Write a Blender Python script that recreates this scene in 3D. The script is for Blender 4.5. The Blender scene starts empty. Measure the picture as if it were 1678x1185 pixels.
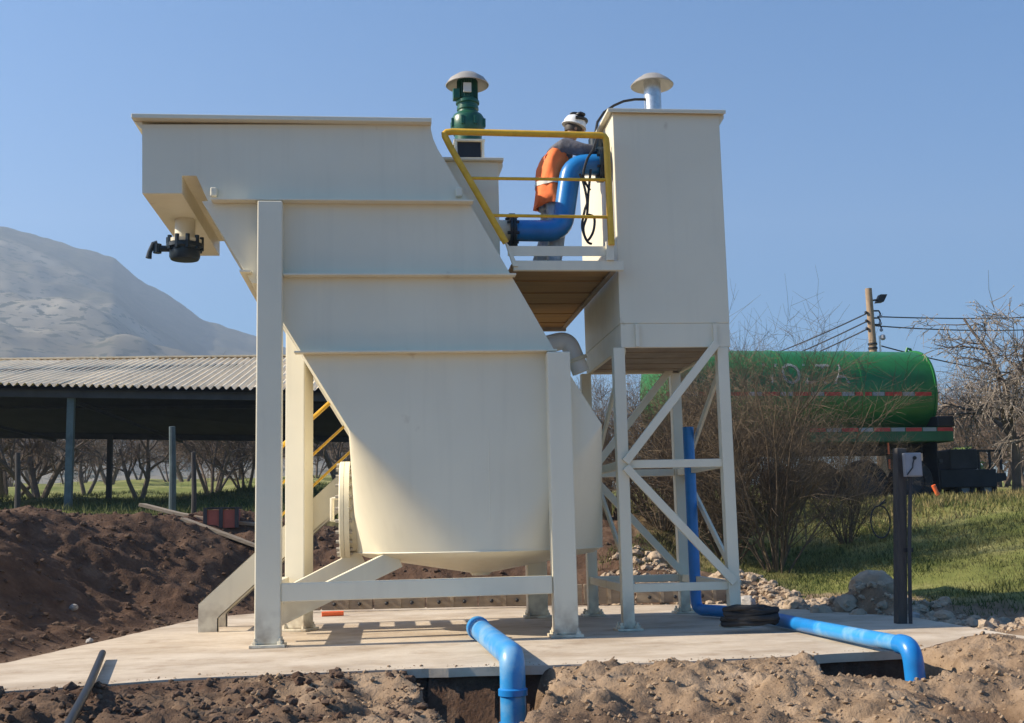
import bpy, math, random
import numpy as np
from math import radians as RAD, sin, cos, pi, sqrt
from mathutils import Vector, Matrix
V = Vector
random.seed(7)
scene = bpy.context.scene
COL = scene.collection

# ------------------------------------------------------------------ camera, sky, sun, exposure
F_PX, YAW, PITCH, ROLL, CAM_H = 1900.0, RAD(6.3), RAD(8.17), RAD(1.37), 1.08
CAM = V((0, 0, CAM_H))
FW = V((sin(YAW) * cos(PITCH), cos(YAW) * cos(PITCH), sin(PITCH)))
_ri = V((cos(YAW), -sin(YAW), 0)); _up = _ri.cross(FW)
RI = _ri * cos(ROLL) - _up * sin(ROLL)
UP = _up * cos(ROLL) + _ri * sin(ROLL)
cd = bpy.data.cameras.new('camera'); cam = bpy.data.objects.new('camera', cd); COL.objects.link(cam)
cd.sensor_width = 36.0; cd.lens = 36.0 * F_PX / 1678.0; cd.clip_start = 0.1; cd.clip_end = 20000
cam.matrix_world = Matrix(((RI.x, UP.x, -FW.x, CAM.x), (RI.y, UP.y, -FW.y, CAM.y), (RI.z, UP.z, -FW.z, CAM.z), (0, 0, 0, 1)))
scene.camera = cam

SUN_EL, SUN_AZ = RAD(36), RAD(273)          # azimuth clockwise from +Y: low on the left, a little behind the tanks
world = bpy.data.worlds.new('World'); scene.world = world; world.use_nodes = True
wn = world.node_tree; bg = wn.nodes['Background']
sky = wn.nodes.new('ShaderNodeTexSky'); sky.sky_type = 'NISHITA'; sky.sun_disc = False
sky.sun_elevation = SUN_EL; sky.sun_rotation = SUN_AZ
sky.air_density = 1.0; sky.dust_density = 1.1; sky.ozone_density = 4.0; sky.altitude = 500
hsv = wn.nodes.new('ShaderNodeHueSaturation'); hsv.inputs['Saturation'].default_value = 1.42
wn.links.new(sky.outputs[0], hsv.inputs['Color']); wn.links.new(hsv.outputs[0], bg.inputs[0]); bg.inputs[1].default_value = 0.075
sl = bpy.data.lights.new('sun', 'SUN'); sl.energy = 5.0; sl.angle = RAD(0.53); sl.color = (1.0, 0.88, 0.70)
sun = bpy.data.objects.new('sun', sl); COL.objects.link(sun)
SUN_DIR = V((sin(SUN_AZ) * cos(SUN_EL), cos(SUN_AZ) * cos(SUN_EL), sin(SUN_EL)))
sun.rotation_euler = SUN_DIR.to_track_quat('Z', 'Y').to_euler()
scene.view_settings.view_transform = 'Standard'; scene.view_settings.look = 'None'
scene.view_settings.exposure = 1.15; scene.view_settings.gamma = 1.0; scene.view_settings.use_curve_mapping = False
scene.render.engine = 'CYCLES'
scene.cycles.use_denoising = True
scene.cycles.max_bounces = 8; scene.cycles.diffuse_bounces = 5; scene.cycles.volume_bounces = 0

# ------------------------------------------------------------------ where a point of the picture lies in the place
def ray(px, py): return FW + RI * ((px - 839) / F_PX) - UP * ((py - 592.5) / F_PX)
def P(px, py, Y):
    d = ray(px, py); return CAM + d * (Y / d.y)
def Q(px, py, z=0.0):
    d = ray(px, py); return CAM + d * ((z - CAM.z) / d.z)
def D(px, py, depth): return CAM + ray(px, py) * depth

# ------------------------------------------------------------------ materials
MATS = {}
def mat(name, col, rough=0.6, metal=0.0, var=0.12, scale=4.0, bump=0.0, bscale=40.0, col2=None, spec=0.4, detail=6, stretch=None, c2pos=(0.45, 0.6)):
    m = bpy.data.materials.new(name); m.use_nodes = True
    nt = m.node_tree; b = nt.nodes['Principled BSDF']
    b.inputs['Roughness'].default_value = rough; b.inputs['Metallic'].default_value = metal
    b.inputs['Specular IOR Level'].default_value = spec
    tc = nt.nodes.new('ShaderNodeTexCoord'); src = tc.outputs['Object']
    if stretch:
        mp = nt.nodes.new('ShaderNodeMapping'); mp.inputs['Scale'].default_value = stretch
        nt.links.new(src, mp.inputs[0]); src = mp.outputs[0]
    n = nt.nodes.new('ShaderNodeTexNoise'); n.inputs['Scale'].default_value = scale; n.inputs['Detail'].default_value = detail
    n.inputs['Roughness'].default_value = 0.65
    nt.links.new(src, n.inputs['Vector'])
    r = nt.nodes.new('ShaderNodeValToRGB'); nt.links.new(n.outputs['Fac'], r.inputs[0])
    c = V(col)
    if col2 is None:
        lo, hi = c * (1 - var), c * (1 + var); r.color_ramp.elements[0].position = 0.3; r.color_ramp.elements[1].position = 0.7
    else:
        lo, hi = c, V(col2); r.color_ramp.elements[0].position, r.color_ramp.elements[1].position = c2pos
    r.color_ramp.elements[0].color = (*lo, 1); r.color_ramp.elements[1].color = (*[min(1, x) for x in hi], 1)
    nt.links.new(r.outputs[0], b.inputs['Base Color'])
    if bump:
        n2 = nt.nodes.new('ShaderNodeTexNoise'); n2.inputs['Scale'].default_value = bscale; n2.inputs['Detail'].default_value = 5
        nt.links.new(src, n2.inputs['Vector'])
        bp = nt.nodes.new('ShaderNodeBump'); bp.inputs['Strength'].default_value = 1.0; bp.inputs['Distance'].default_value = bump
        nt.links.new(n2.outputs['Fac'], bp.inputs['Height']); nt.links.new(bp.outputs[0], b.inputs['Normal'])
    MATS[name] = m
    return m

def paint_mat(name, col, dirt, rough=0.42):
    """painted steel: faint mottling, rain streaks and dust, slightly wavy sheet"""
    m = bpy.data.materials.new(name); m.use_nodes = True; nt = m.node_tree; b = nt.nodes['Principled BSDF']; L = nt.links.new
    tc = nt.nodes.new('ShaderNodeTexCoord')
    def noise(scale, det, vec=None):
        n = nt.nodes.new('ShaderNodeTexNoise'); n.inputs['Scale'].default_value = scale; n.inputs['Detail'].default_value = det
        L(vec or tc.outputs['Object'], n.inputs['Vector']); return n.outputs['Fac']
    mp = nt.nodes.new('ShaderNodeMapping'); mp.inputs['Scale'].default_value = (9, 9, 0.5); L(tc.outputs['Object'], mp.inputs[0])
    def ramp(src, p0, p1, a=0.0, c=1.0):
        r = nt.nodes.new('ShaderNodeMapRange'); r.inputs[1].default_value = p0; r.inputs[2].default_value = p1
        r.inputs[3].default_value = a; r.inputs[4].default_value = c; L(src, r.inputs[0]); return r.outputs[0]
    blot = ramp(noise(1.3, 7), 0.3, 0.75, 0.0, 0.45)
    streak = ramp(noise(1.0, 5, mp.outputs[0]), 0.52, 0.8, 0.0, 0.35)
    ad = nt.nodes.new('ShaderNodeMath'); ad.operation = 'ADD'; ad.use_clamp = True; L(blot, ad.inputs[0]); L(streak, ad.inputs[1])
    mx = nt.nodes.new('ShaderNodeMix'); mx.data_type = 'RGBA'; mx.inputs[6].default_value = (*col, 1); mx.inputs[7].default_value = (*dirt, 1)
    L(ad.outputs[0], mx.inputs[0])
    sz = nt.nodes.new('ShaderNodeSeparateXYZ'); L(tc.outputs['Object'], sz.inputs[0])          # mud splashed up from the slab
    mz_ = ramp(sz.outputs['Z'], 0.42, 0.0, 0.0, 0.75); mn = nt.nodes.new('ShaderNodeMath'); mn.operation = 'MULTIPLY'; L(mz_, mn.inputs[0]); L(ramp(noise(7, 6), 0.38, 0.62), mn.inputs[1])
    m3 = nt.nodes.new('ShaderNodeMix'); m3.data_type = 'RGBA'; L(mn.outputs[0], m3.inputs[0]); L(mx.outputs[2], m3.inputs[6]); m3.inputs[7].default_value = (0.26, 0.19, 0.13, 1)
    ru = ramp(noise(2.2, 9), 0.69, 0.73, 0.0, 0.35); m4 = nt.nodes.new('ShaderNodeMix'); m4.data_type = 'RGBA'; L(ru, m4.inputs[0]); L(m3.outputs[2], m4.inputs[6]); m4.inputs[7].default_value = (0.34, 0.24, 0.14, 1)
    L(m4.outputs[2], b.inputs['Base Color'])
    L(ramp(noise(6, 4), 0.3, 0.7, rough - 0.08, rough + 0.12), b.inputs['Roughness'])
    b.inputs['Specular IOR Level'].default_value = 0.35
    bp = nt.nodes.new('ShaderNodeBump'); bp.inputs['Strength'].default_value = 0.5; bp.inputs['Distance'].default_value = 0.012
    L(noise(1.7, 2), bp.inputs['Height'])
    bp2 = nt.nodes.new('ShaderNodeBump'); bp2.inputs['Strength'].default_value = 0.25; bp2.inputs['Distance'].default_value = 0.001
    L(noise(120, 2), bp2.inputs['Height']); L(bp.outputs[0], bp2.inputs['Normal']); L(bp2.outputs[0], b.inputs['Normal'])
    return m

M_CREAM = paint_mat('cream_paint', (0.78, 0.725, 0.57), (0.66, 0.61, 0.48))
M_YELLOW = mat('yellow_paint', (0.72, 0.42, 0.03), 0.4, var=0.15, scale=9)
M_BLUE = mat('blue_pipe_plastic', (0.014, 0.19, 0.52), 0.32, var=0.14, scale=5, spec=0.5, bump=0.0004, bscale=60)
M_BLUEDUST = mat('dusty_blue_pipe', (0.03, 0.26, 0.60), 0.38, scale=3.0, col2=(0.16, 0.36, 0.58), spec=0.45, bump=0.0006, bscale=60)
M_MOTOR = mat('green_motor_paint', (0.012, 0.085, 0.05), 0.35, var=0.2, scale=12, spec=0.5)
M_TANKGREEN = mat('green_tank_paint', (0.017, 0.155, 0.036), 0.38, var=0.22, scale=1.6, spec=0.5)
M_SKIRTGREEN = mat('dark_green_paint', (0.015, 0.10, 0.035), 0.45, var=0.25, scale=3)
M_GALV = mat('galvanised_steel', (0.55, 0.56, 0.57), 0.38, 0.85, var=0.18, scale=22)
M_HAT = mat('grey_sheet_steel', (0.36, 0.335, 0.30), 0.5, 0.2, var=0.1, scale=8)
M_BLACK = mat('black_plastic', (0.012, 0.012, 0.014), 0.45, var=0.3, scale=12)
M_RUBBER = mat('rubber', (0.02, 0.02, 0.021), 0.8, var=0.3, scale=15)
M_VALVE = mat('dark_valve_iron', (0.010, 0.022, 0.035), 0.4, var=0.3, scale=14)
M_CHASSIS = mat('chassis_black', (0.016, 0.017, 0.022), 0.6, var=0.4, scale=3)
M_WHITE = mat('white_paint', (0.80, 0.80, 0.78), 0.4, var=0.05, scale=8)
M_RED = mat('red_reflective', (0.50, 0.035, 0.03), 0.4, var=0.15, scale=8)
M_METER = mat('grey_meter_box', (0.29, 0.30, 0.33), 0.5, var=0.10, scale=6)
M_PLANK = mat('varnished_plank', (0.36, 0.21, 0.065), 0.5, scale=2.0, col2=(0.24, 0.135, 0.05), stretch=(0.6, 5, 5), c2pos=(0.3, 0.7), bump=0.001, bscale=12)
M_UNDERSHADE = mat('shaded_underside', (0.30, 0.24, 0.18), 0.65, var=0.25, scale=3)  # brown carries the shade on cream steel seen from below
M_TIMBER = mat('weathered_timber', (0.40, 0.32, 0.23), 0.85, scale=3.0, col2=(0.24, 0.19, 0.14), stretch=(0.7, 6, 6), c2pos=(0.3, 0.7), bump=0.003, bscale=14)
M_FORM = mat('formwork_plywood', (0.36, 0.29, 0.21), 0.8, scale=3.0, col2=(0.22, 0.17, 0.13), stretch=(0.8, 5, 5), c2pos=(0.3, 0.7), bump=0.002, bscale=18)
M_POLE = mat('pole_wood', (0.40, 0.29, 0.19), 0.85, scale=3.0, col2=(0.22, 0.15, 0.10), stretch=(7, 7, 0.8), c2pos=(0.3, 0.7), bump=0.004, bscale=10)
M_DARKPOST = mat('dark_post_wood', (0.040, 0.036, 0.036), 0.75, scale=3.0, col2=(0.085, 0.075, 0.065), stretch=(7, 7, 0.8), c2pos=(0.35, 0.75), bump=0.003, bscale=12)  # dark tone takes in the tower's shadow on the meter post
M_TEAL = mat('teal_steel_post', (0.085, 0.115, 0.12), 0.6, var=0.3, scale=4)
M_SHEDDARK = mat('old_shed_steel', (0.045, 0.045, 0.05), 0.8, var=0.3, scale=2)
M_ROOFSHADE = mat('roof_shade_dark', (0.022, 0.021, 0.022), 0.9, var=0.4, scale=1.0)  # near-black colour stands for the shade under the shed roof
M_ORANGE = mat('orange_vest_cloth', (0.95, 0.20, 0.05), 0.75, var=0.12, scale=6, bump=0.01, bscale=9)
M_FLEECE = mat('grey_fleece', (0.12, 0.12, 0.14), 0.95, var=0.35, scale=30, bump=0.006, bscale=22)
M_JEANS = mat('faded_jeans', (0.42, 0.50, 0.58), 0.9, var=0.25, scale=9, bump=0.006, bscale=14)
M_SKIN = mat('skin', (0.42, 0.24, 0.16), 0.55, var=0.06, scale=12)
M_BOOT = mat('boot_leather', (0.05, 0.04, 0.035), 0.6, var=0.2, scale=10)
M_HELMET = mat('helmet_white', (0.80, 0.80, 0.78), 0.3, var=0.03, scale=5, spec=0.5)
M_REFLECT = mat('reflective_tape', (0.62, 0.62, 0.58), 0.4, var=0.08, scale=10)
M_ROCK = mat('pale_rock', (0.46, 0.36, 0.26), 0.95, scale=7, col2=(0.28, 0.21, 0.15), c2pos=(0.3, 0.7), bump=0.02, bscale=18)
M_GREYROCK = mat('grey_rock', (0.42, 0.40, 0.38), 0.95, scale=7, col2=(0.25, 0.23, 0.21), c2pos=(0.3, 0.7), bump=0.02, bscale=18)
M_CLOD = mat('dirt_clods', (0.23, 0.16, 0.108), 1.0, scale=0.55, col2=(0.36, 0.26, 0.17), c2pos=(0.35, 0.65), bump=0.01, bscale=40, spec=0.1)
M_DARKCLOD = mat('dark_dirt_clods', (0.09, 0.056, 0.04), 1.0, scale=1.3, col2=(0.15, 0.11, 0.082), c2pos=(0.4, 0.75), bump=0.01, bscale=40, spec=0.1)
M_CRATE = mat('red_crate_paint', (0.33, 0.085, 0.06), 0.6, var=0.2, scale=5)
M_BARK = mat('grey_brown_bark', (0.125, 0.095, 0.075), 0.95, var=0.35, scale=5)
M_TWIG = mat('brown_twigs', (0.15, 0.105, 0.075), 0.95, var=0.35, scale=1.2)
M_SHRUBTWIG = mat('shrub_twigs', (0.10, 0.073, 0.052), 0.95, scale=0.9, col2=(0.165, 0.125, 0.08), c2pos=(0.35, 0.65))
M_PALETWIG = mat('pale_twigs', (0.215, 0.18, 0.148), 0.95, var=0.25, scale=1.5)
M_BUD = mat('pale_buds', (0.36, 0.31, 0.265), 0.9, var=0.2, scale=3)
M_LEAF = mat('fresh_green_leaves', (0.14, 0.19, 0.05), 0.8, var=0.3, scale=2)
M_GRASS = mat('grass_blades', (0.062, 0.083, 0.022), 0.85, scale=0.7, col2=(0.14, 0.135, 0.05), c2pos=(0.4, 0.62), spec=0.2)
M_DRYGRASS = mat('dry_grass_blades', (0.24, 0.19, 0.09), 0.9, scale=0.8, col2=(0.14, 0.14, 0.045), c2pos=(0.4, 0.65), spec=0.2)
M_LETTER = mat('faded_white_lettering', (0.52, 0.55, 0.52), 0.6, var=0.1, scale=6)
M_CONE = mat('orange_plastic', (0.85, 0.16, 0.05), 0.5, var=0.1, scale=6)
M_WIRE = mat('wire_black', (0.02, 0.022, 0.03), 0.6)

# ------------------------------------------------------------------ mesh helpers
class MB:
    def __init__(s): s.v = []; s.f = []
    def add(s, vs, fs):
        o = len(s.v); s.v.extend([tuple(x) for x in vs]); s.f.extend([tuple(i + o for i in f) for f in fs]); return s
    def box(s, a, b):
        x0, y0, z0 = a; x1, y1, z1 = b
        return s.add([(x0, y0, z0), (x1, y0, z0), (x1, y1, z0), (x0, y1, z0), (x0, y0, z1), (x1, y0, z1), (x1, y1, z1), (x0, y1, z1)],
                     [(3, 2, 1, 0), (4, 5, 6, 7), (0, 1, 5, 4), (1, 2, 6, 5), (2, 3, 7, 6), (3, 0, 4, 7)])
    def bar(s, p, q, w, h, up=(0, 0, 1)):
        p, q = V(p), V(q); d = (q - p).normalized(); u = V(up); side = d.cross(u).normalized(); u = side.cross(d).normalized()
        a, c = side * w / 2, u * h / 2
        vs = [p - a - c, p + a - c, p + a + c, p - a + c, q - a - c, q + a - c, q + a + c, q - a + c]
        return s.add(vs, [(0, 1, 2, 3), (7, 6, 5, 4), (0, 4, 5, 1), (1, 5, 6, 2), (2, 6, 7, 3), (3, 7, 4, 0)])
    def prism(s, poly, vec):
        n = len(poly); vec = V(vec); vs = [V(p) for p in poly] + [V(p) + vec for p in poly]
        return s.add(vs, [tuple(range(n)), tuple(range(2 * n - 1, n - 1, -1))] + [(i, i + n, (i + 1) % n + n, (i + 1) % n) for i in range(n)])
    def tube(s, pts, r, n=10, cap=True):
        pts = [V(p) for p in pts]; m = len(pts); rs = r if isinstance(r, (list, tuple)) else [r] * m
        prev = None; vs = []
        for i, p in enumerate(pts):
            d = (pts[min(i + 1, m - 1)] - pts[max(i - 1, 0)])
            if d.length < 1e-9: d = V((0, 0, 1))
            d.normalize()
            if prev is None:
                ref = V((0, 0, 1)) if abs(d.z) < 0.9 else V((1, 0, 0)); a = d.cross(ref).normalized()
            else:
                a = prev - d * prev.dot(d)
                if a.length < 1e-6: a = d.orthogonal()
                a.normalize()
            prev = a; b = d.cross(a)
            for k in range(n):
                t = 2 * pi * k / n; vs.append(p + (a * cos(t) + b * sin(t)) * rs[i])
        fs = []
        for i in range(m - 1):
            for k in range(n):
                fs.append((i * n + k, i * n + (k + 1) % n, (i + 1) * n + (k + 1) % n, (i + 1) * n + k))
        if cap:
            fs.append(tuple(range(n - 1, -1, -1))); fs.append(tuple(range((m - 1) * n, m * n)))
        return s.add(vs, fs)
    def lathe(s, prof, origin, axis=(0, 0, 1), n=32, closed=False):
        o = V(origin); ax = V(axis).normalized(); a = ax.orthogonal().normalized(); b = ax.cross(a); vs = []
        for r, t in prof:
            for k in range(n):
                u = 2 * pi * k / n; vs.append(o + ax * t + (a * cos(u) + b * sin(u)) * max(r, 1e-4))
        m = len(prof); fs = []
        for i in range(m - 1 if not closed else m):
            j = (i + 1) % m
            for k in range(n): fs.append((i * n + k, i * n + (k + 1) % n, j * n + (k + 1) % n, j * n + k))
        if not closed:
            fs.append(tuple(range(n - 1, -1, -1))); fs.append(tuple(range((m - 1) * n, m * n)))
        return s.add(vs, fs)
    def ico(s, c, r, rng, rough=0.25, sq=(1, 1, 1), sub=0):
        t = (1 + 5 ** .5) / 2
        vs = [V(x).normalized() for x in ((-1, t, 0), (1, t, 0), (-1, -t, 0), (1, -t, 0), (0, -1, t), (0, 1, t), (0, -1, -t), (0, 1, -t), (t, 0, -1), (t, 0, 1), (-t, 0, -1), (-t, 0, 1))]
        fs = [(0, 11, 5), (0, 5, 1), (0, 1, 7), (0, 7, 10), (0, 10, 11), (1, 5, 9), (5, 11, 4), (11, 10, 2), (10, 7, 6), (7, 1, 8), (3, 9, 4), (3, 4, 2), (3, 2, 6), (3, 6, 8), (3, 8, 9), (4, 9, 5), (2, 4, 11), (6, 2, 10), (8, 6, 7), (9, 8, 1)]
        for _ in range(sub):
            mid = {}; nf = []
            def mp(i, j):
                k = (min(i, j), max(i, j))
                if k not in mid: vs.append((vs[i] + vs[j]).normalized()); mid[k] = len(vs) - 1
                return mid[k]
            for a, b, c2 in fs:
                x, y, z = mp(a, b), mp(b, c2), mp(c2, a); nf += [(a, x, z), (b, y, x), (c2, z, y), (x, y, z)]
            fs = nf
        c = V(c)
        return s.add([c + V((v.x * sq[0], v.y * sq[1], v.z * sq[2])) * r * (1 + rng.uniform(-rough, rough)) for v in vs], fs)
    def build(s, name, m, parent=None, bevel=0.0, smooth=35, recalc=True):
        me = bpy.data.meshes.new(name); me.from_pydata(s.v, [], s.f)
        if recalc:
            import bmesh
            bm = bmesh.new(); bm.from_mesh(me); bmesh.ops.recalc_face_normals(bm, faces=bm.faces); bm.to_mesh(me); bm.free()
        me.materials.append(m)
        if smooth:
            me.shade_smooth(); me.set_sharp_from_angle(angle=RAD(smooth))
        me.update()
        o = bpy.data.objects.new(name, me); COL.objects.link(o)
        if bevel:
            b = o.modifiers.new('bevel', 'BEVEL'); b.width = bevel; b.segments = 2; b.limit_method = 'ANGLE'; b.angle_limit = RAD(40)
        if parent is not None:
            o.parent = parent
            if parent.type == 'EMPTY' and 'local' not in parent: o.matrix_parent_inverse = Matrix.Translation(-parent.location)
        return o

def tag(o, label=None, cat=None, group=None, kind=None):
    if label: o['label'] = label
    if cat: o['category'] = cat
    if group: o['group'] = group
    if kind: o['kind'] = kind
    return o
def thing(name, label, cat, loc=(0, 0, 0), group=None, local=False, rz=0.0):
    """Empty at the base of a thing; with local=True its parts are modelled round the origin, else in place"""
    o = bpy.data.objects.new(name, None); COL.objects.link(o); o.location = loc; o.rotation_euler = (0, 0, rz); o.empty_display_size = 0.2
    if local: o['local'] = 1
    return tag(o, label, cat, group)
def copy_thing(src, loc, rz, label, scale=1.0, group=None):
    r = src.copy(); COL.objects.link(r); r.location = loc; r.rotation_euler = (0, 0, rz); r.scale = (scale,) * 3
    tag(r, label, None, group)
    for ch in src.children:
        c = ch.copy(); COL.objects.link(c); c.parent = r
        for g in ch.children:
            d = g.copy(); COL.objects.link(d); d.parent = c
    return r
def share(o, name, parent, mw=None):
    c = bpy.data.objects.new(name, o.data); COL.objects.link(c); c.parent = parent
    c.matrix_parent_inverse = o.matrix_parent_inverse.copy()
    if mw is not None: c.matrix_basis = mw
    return c

# smooth noise on arrays
def _hash(ix, iy, seed):
    h = (ix.astype(np.int64) * 374761393 + iy.astype(np.int64) * 668265263 + seed * 974634777) & 0x7fffffff
    h = ((h ^ (h >> 13)) * 1274126177) & 0x7fffffff
    return ((h ^ (h >> 16)) & 0xffff) / 65535.0
def vnoise(x, y, seed=0):
    ix, iy = np.floor(x), np.floor(y); fx, fy = x - ix, y - iy
    fx = fx * fx * (3 - 2 * fx); fy = fy * fy * (3 - 2 * fy)
    a, b = _hash(ix, iy, seed), _hash(ix + 1, iy, seed); c, d = _hash(ix, iy + 1, seed), _hash(ix + 1, iy + 1, seed)
    return (a + (b - a) * fx) * (1 - fy) + (c + (d - c) * fx) * fy - 0.5
def fbm(x, y, sc, octs=4, seed=0, gain=0.5):
    t = 0; a = 1.0
    for o in range(octs): t = t + a * vnoise(x * sc * 2 ** o + 17.3 * o, y * sc * 2 ** o - 9.1 * o, seed + o); a *= gain
    return t
def sst(a, b, x):
    t = np.clip((x - a) / (b - a), 0, 1); return t * t * (3 - 2 * t)

# ------------------------------------------------------------------ ground
SLAB_PX = [(-330, 1152), (10, 1133), (300, 1112), (600, 1099), (900, 1090), (1100, 1085), (1400, 1070), (1665, 1056), (1790, 1050),
           (1665, 1041), (1500, 1012), (1350, 1001), (1180, 990), (900, 993), (650, 996), (480, 1000), (330, 1013), (170, 1050), (10, 1086), (-200, 1110)]
SLAB = [Q(x, y, 0.0) for x, y in SLAB_PX]
SX = np.array([p.x for p in SLAB]); SY = np.array([p.y for p in SLAB])
def slab_sd(x, y):
    d = np.full(x.shape, 1e9); ins = np.zeros(x.shape, bool); n = len(SX)
    for i in range(n):
        x0, y0, x1, y1 = SX[i], SY[i], SX[(i + 1) % n], SY[(i + 1) % n]
        ex, ey = x1 - x0, y1 - y0; t = np.clip(((x - x0) * ex + (y - y0) * ey) / (ex * ex + ey * ey), 0, 1)
        d = np.minimum(d, np.hypot(x - x0 - ex * t, y - y0 - ey * t))
        c = ((y0 > y) != (y1 > y)) & (x < (x1 - x0) * (y - y0) / (y1 - y0 + 1e-12) + x0); ins ^= c
    return np.where(ins, -d, d)
PIT1 = Q(826, 1140, 0.0); PIT2 = Q(1500, 1092, 0.0)
FX = np.array([-30] + [p.x for p in SLAB[:9]] + [30]); FY = np.array([SLAB[0].y] + [p.y for p in SLAB[:9]] + [SLAB[8].y + 1])
def ground_h(x, y):
    x = np.asarray(x, float); y = np.asarray(y, float)
    sd = slab_sd(x, y)
    d = x * sin(YAW) + y * cos(YAW); lat = x * cos(YAW) - y * sin(YAW)
    fe = np.interp(x, FX, FY)                                   # front edge of the slab
    front = y < fe + 0.3
    right = sst(1.5, 4.6, lat)
    wdt = 3.3 + 8.5 * right; top = 1.08 + 0.47 * right
    back = top * sst(0, 1, np.clip(sd, 0, None) / wdt)
    left = sst(-2.6, -4.6, lat)
    back = back + 0.55 * left * sst(0.8, 3.4, sd) * (1 - 0.75 * sst(15, 22, d))
    slope = np.interp(d, [0, 19, 30, 60, 140, 400, 4000], [0, 0, 0.55, 2.1, 6.6, 12, 30])
    slope_r = np.interp(d, [0, 33, 60, 140, 400, 4000], [0, 0, 0.9, 4, 9, 27])
    back = back + 0.42 * np.exp(-(((lat - 4.0) / 0.5) ** 2 + ((d - 14.0) / 0.55) ** 2)) * sst(0.05, 0.4, sd) + 0.30 * np.exp(-(((lat - 2.4) / 1.1) ** 2 + ((d - 17.2) / 0.8) ** 2)) * sst(0.1, 0.6, sd)
    far = back + slope * (1 - right) + slope_r * right
    lump = fbm(x, y, 1.1, 5, 3) * 0.26 + fbm(x, y, 6.0, 3, 11) * 0.07
    lump = lump * sst(0.0, 0.8, sd) * (1 - 0.85 * sst(20, 26, d)) * (1 - 0.75 * right * sst(13.5, 15, d))
    lump = lump + fbm(x, y, 0.25, 3, 21) * 0.6 * sst(20, 40, d)
    back_h = far + lump - 0.03
    # the dug ground in front of the slab
    fd = np.clip(fe - y, 0, None)
    fl = fbm(x, y, 1.3, 5, 31) * 0.17 + np.abs(fbm(x, y, 3.0, 5, 41, 0.6)) * 0.09 + fbm(x, y, 9, 4, 51, 0.65) * 0.06
    fh = -0.015 + fl * sst(-0.05, 0.5, fd) - 0.05 * sst(0.05, 0.5, fd) - 0.12 * sst(0.5, 3, fd)
    fh = fh + 0.05 * np.exp(-(((x - 2.0) / 0.9) ** 2 + ((fd - 0.75) / 0.45) ** 2)) + 0.14 * np.exp(-(((x - 5.0) / 0.45) ** 2 + ((fd - 0.4) / 0.8) ** 2))
    def pit(cx, cy, wx, wy, depth, seed, wb=0.6):
        wob = 1 + wb * fbm(x, y, 2.0, 4, seed)
        q = np.sqrt(((x - cx) / wx) ** 2 + ((y - cy) / wy) ** 2) * wob
        return -depth * (1 - sst(0.62, 1.08, q))
    fh = fh + pit(Q(800, 1130, 0).x, np.interp(Q(800, 1130, 0).x, FX, FY) - 0.75, 0.50, 1.35, 1.15, 61) + pit(Q(1485, 1090, 0).x, np.interp(Q(1485, 1090, 0).x, FX, FY) - 0.45, 0.56, 0.90, 0.85, 71, 0.25)
    fh = fh + pit(Q(1250, 1180, 0).x, Q(1250, 1180, 0).y, 0.25, 0.22, 0.25, 77) + pit(Q(1640, 1130, 0).x, Q(1640, 1130, 0).y, 0.2, 0.35, 0.4, 78)
    h = np.where(front, fh, back_h)
    return np.where(sd < -0.03, -0.075, h)
def gh(x, y): return float(ground_h(np.array([x]), np.array([y]))[0])

def axis(fine0, fine1, step, lo, hi, ratio):
    a = list(np.arange(fine0, fine1 + 1e-6, step)); s = step
    while a[-1] < hi: s *= ratio; a.append(a[-1] + s)
    s = step; b = [a[0]]
    while b[-1] > lo: s *= ratio; b.append(b[-1] - s)
    return np.array(b[:0:-1] + a)
gx = axis(-5.0, 6.4, 0.035, -1800, 1800, 1.11)
ya = list(np.arange(5.2, 10.8, 0.032))
while ya[-1] < 24: ya.append(ya[-1] + 0.07)
s_ = 0.07
while ya[-1] < 1800: s_ *= 1.09; ya.append(ya[-1] + s_)
s_ = 0.05; yb = [5.2]
while yb[-1] > -200: s_ *= 1.3; yb.append(yb[-1] - s_)
gy = np.array(yb[:0:-1] + ya)
GX, GY = np.meshgrid(gx, gy)
GZ = np.concatenate([ground_h(GX[i:i + 40], GY[i:i + 40]) for i in range(0, len(gy), 40)])
def grid_mesh(name, X, Y, Z, m):
    ny, nx = X.shape; me = bpy.data.meshes.new(name)
    co = np.stack([X, Y, Z], -1).reshape(-1, 3).astype(np.float32)
    i = np.arange((ny - 1) * (nx - 1)); r, c = i // (nx - 1), i % (nx - 1); a = r * nx + c
    q = np.stack([a, a + 1, a + nx + 1, a + nx], -1).astype(np.int32)
    me.vertices.add(len(co)); me.vertices.foreach_set('co', co.ravel())
    me.loops.add(q.size); me.loops.foreach_set('vertex_index', q.ravel())
    me.polygons.add(len(q)); me.polygons.foreach_set('loop_start', np.arange(0, q.size, 4, dtype=np.int32)); me.polygons.foreach_set('loop_total', np.full(len(q), 4, np.int32))
    me.update(calc_edges=True); me.validate(); me.materials.append(m); me.shade_smooth()
    o = bpy.data.objects.new(name, me); COL.objects.link(o); return o
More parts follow.
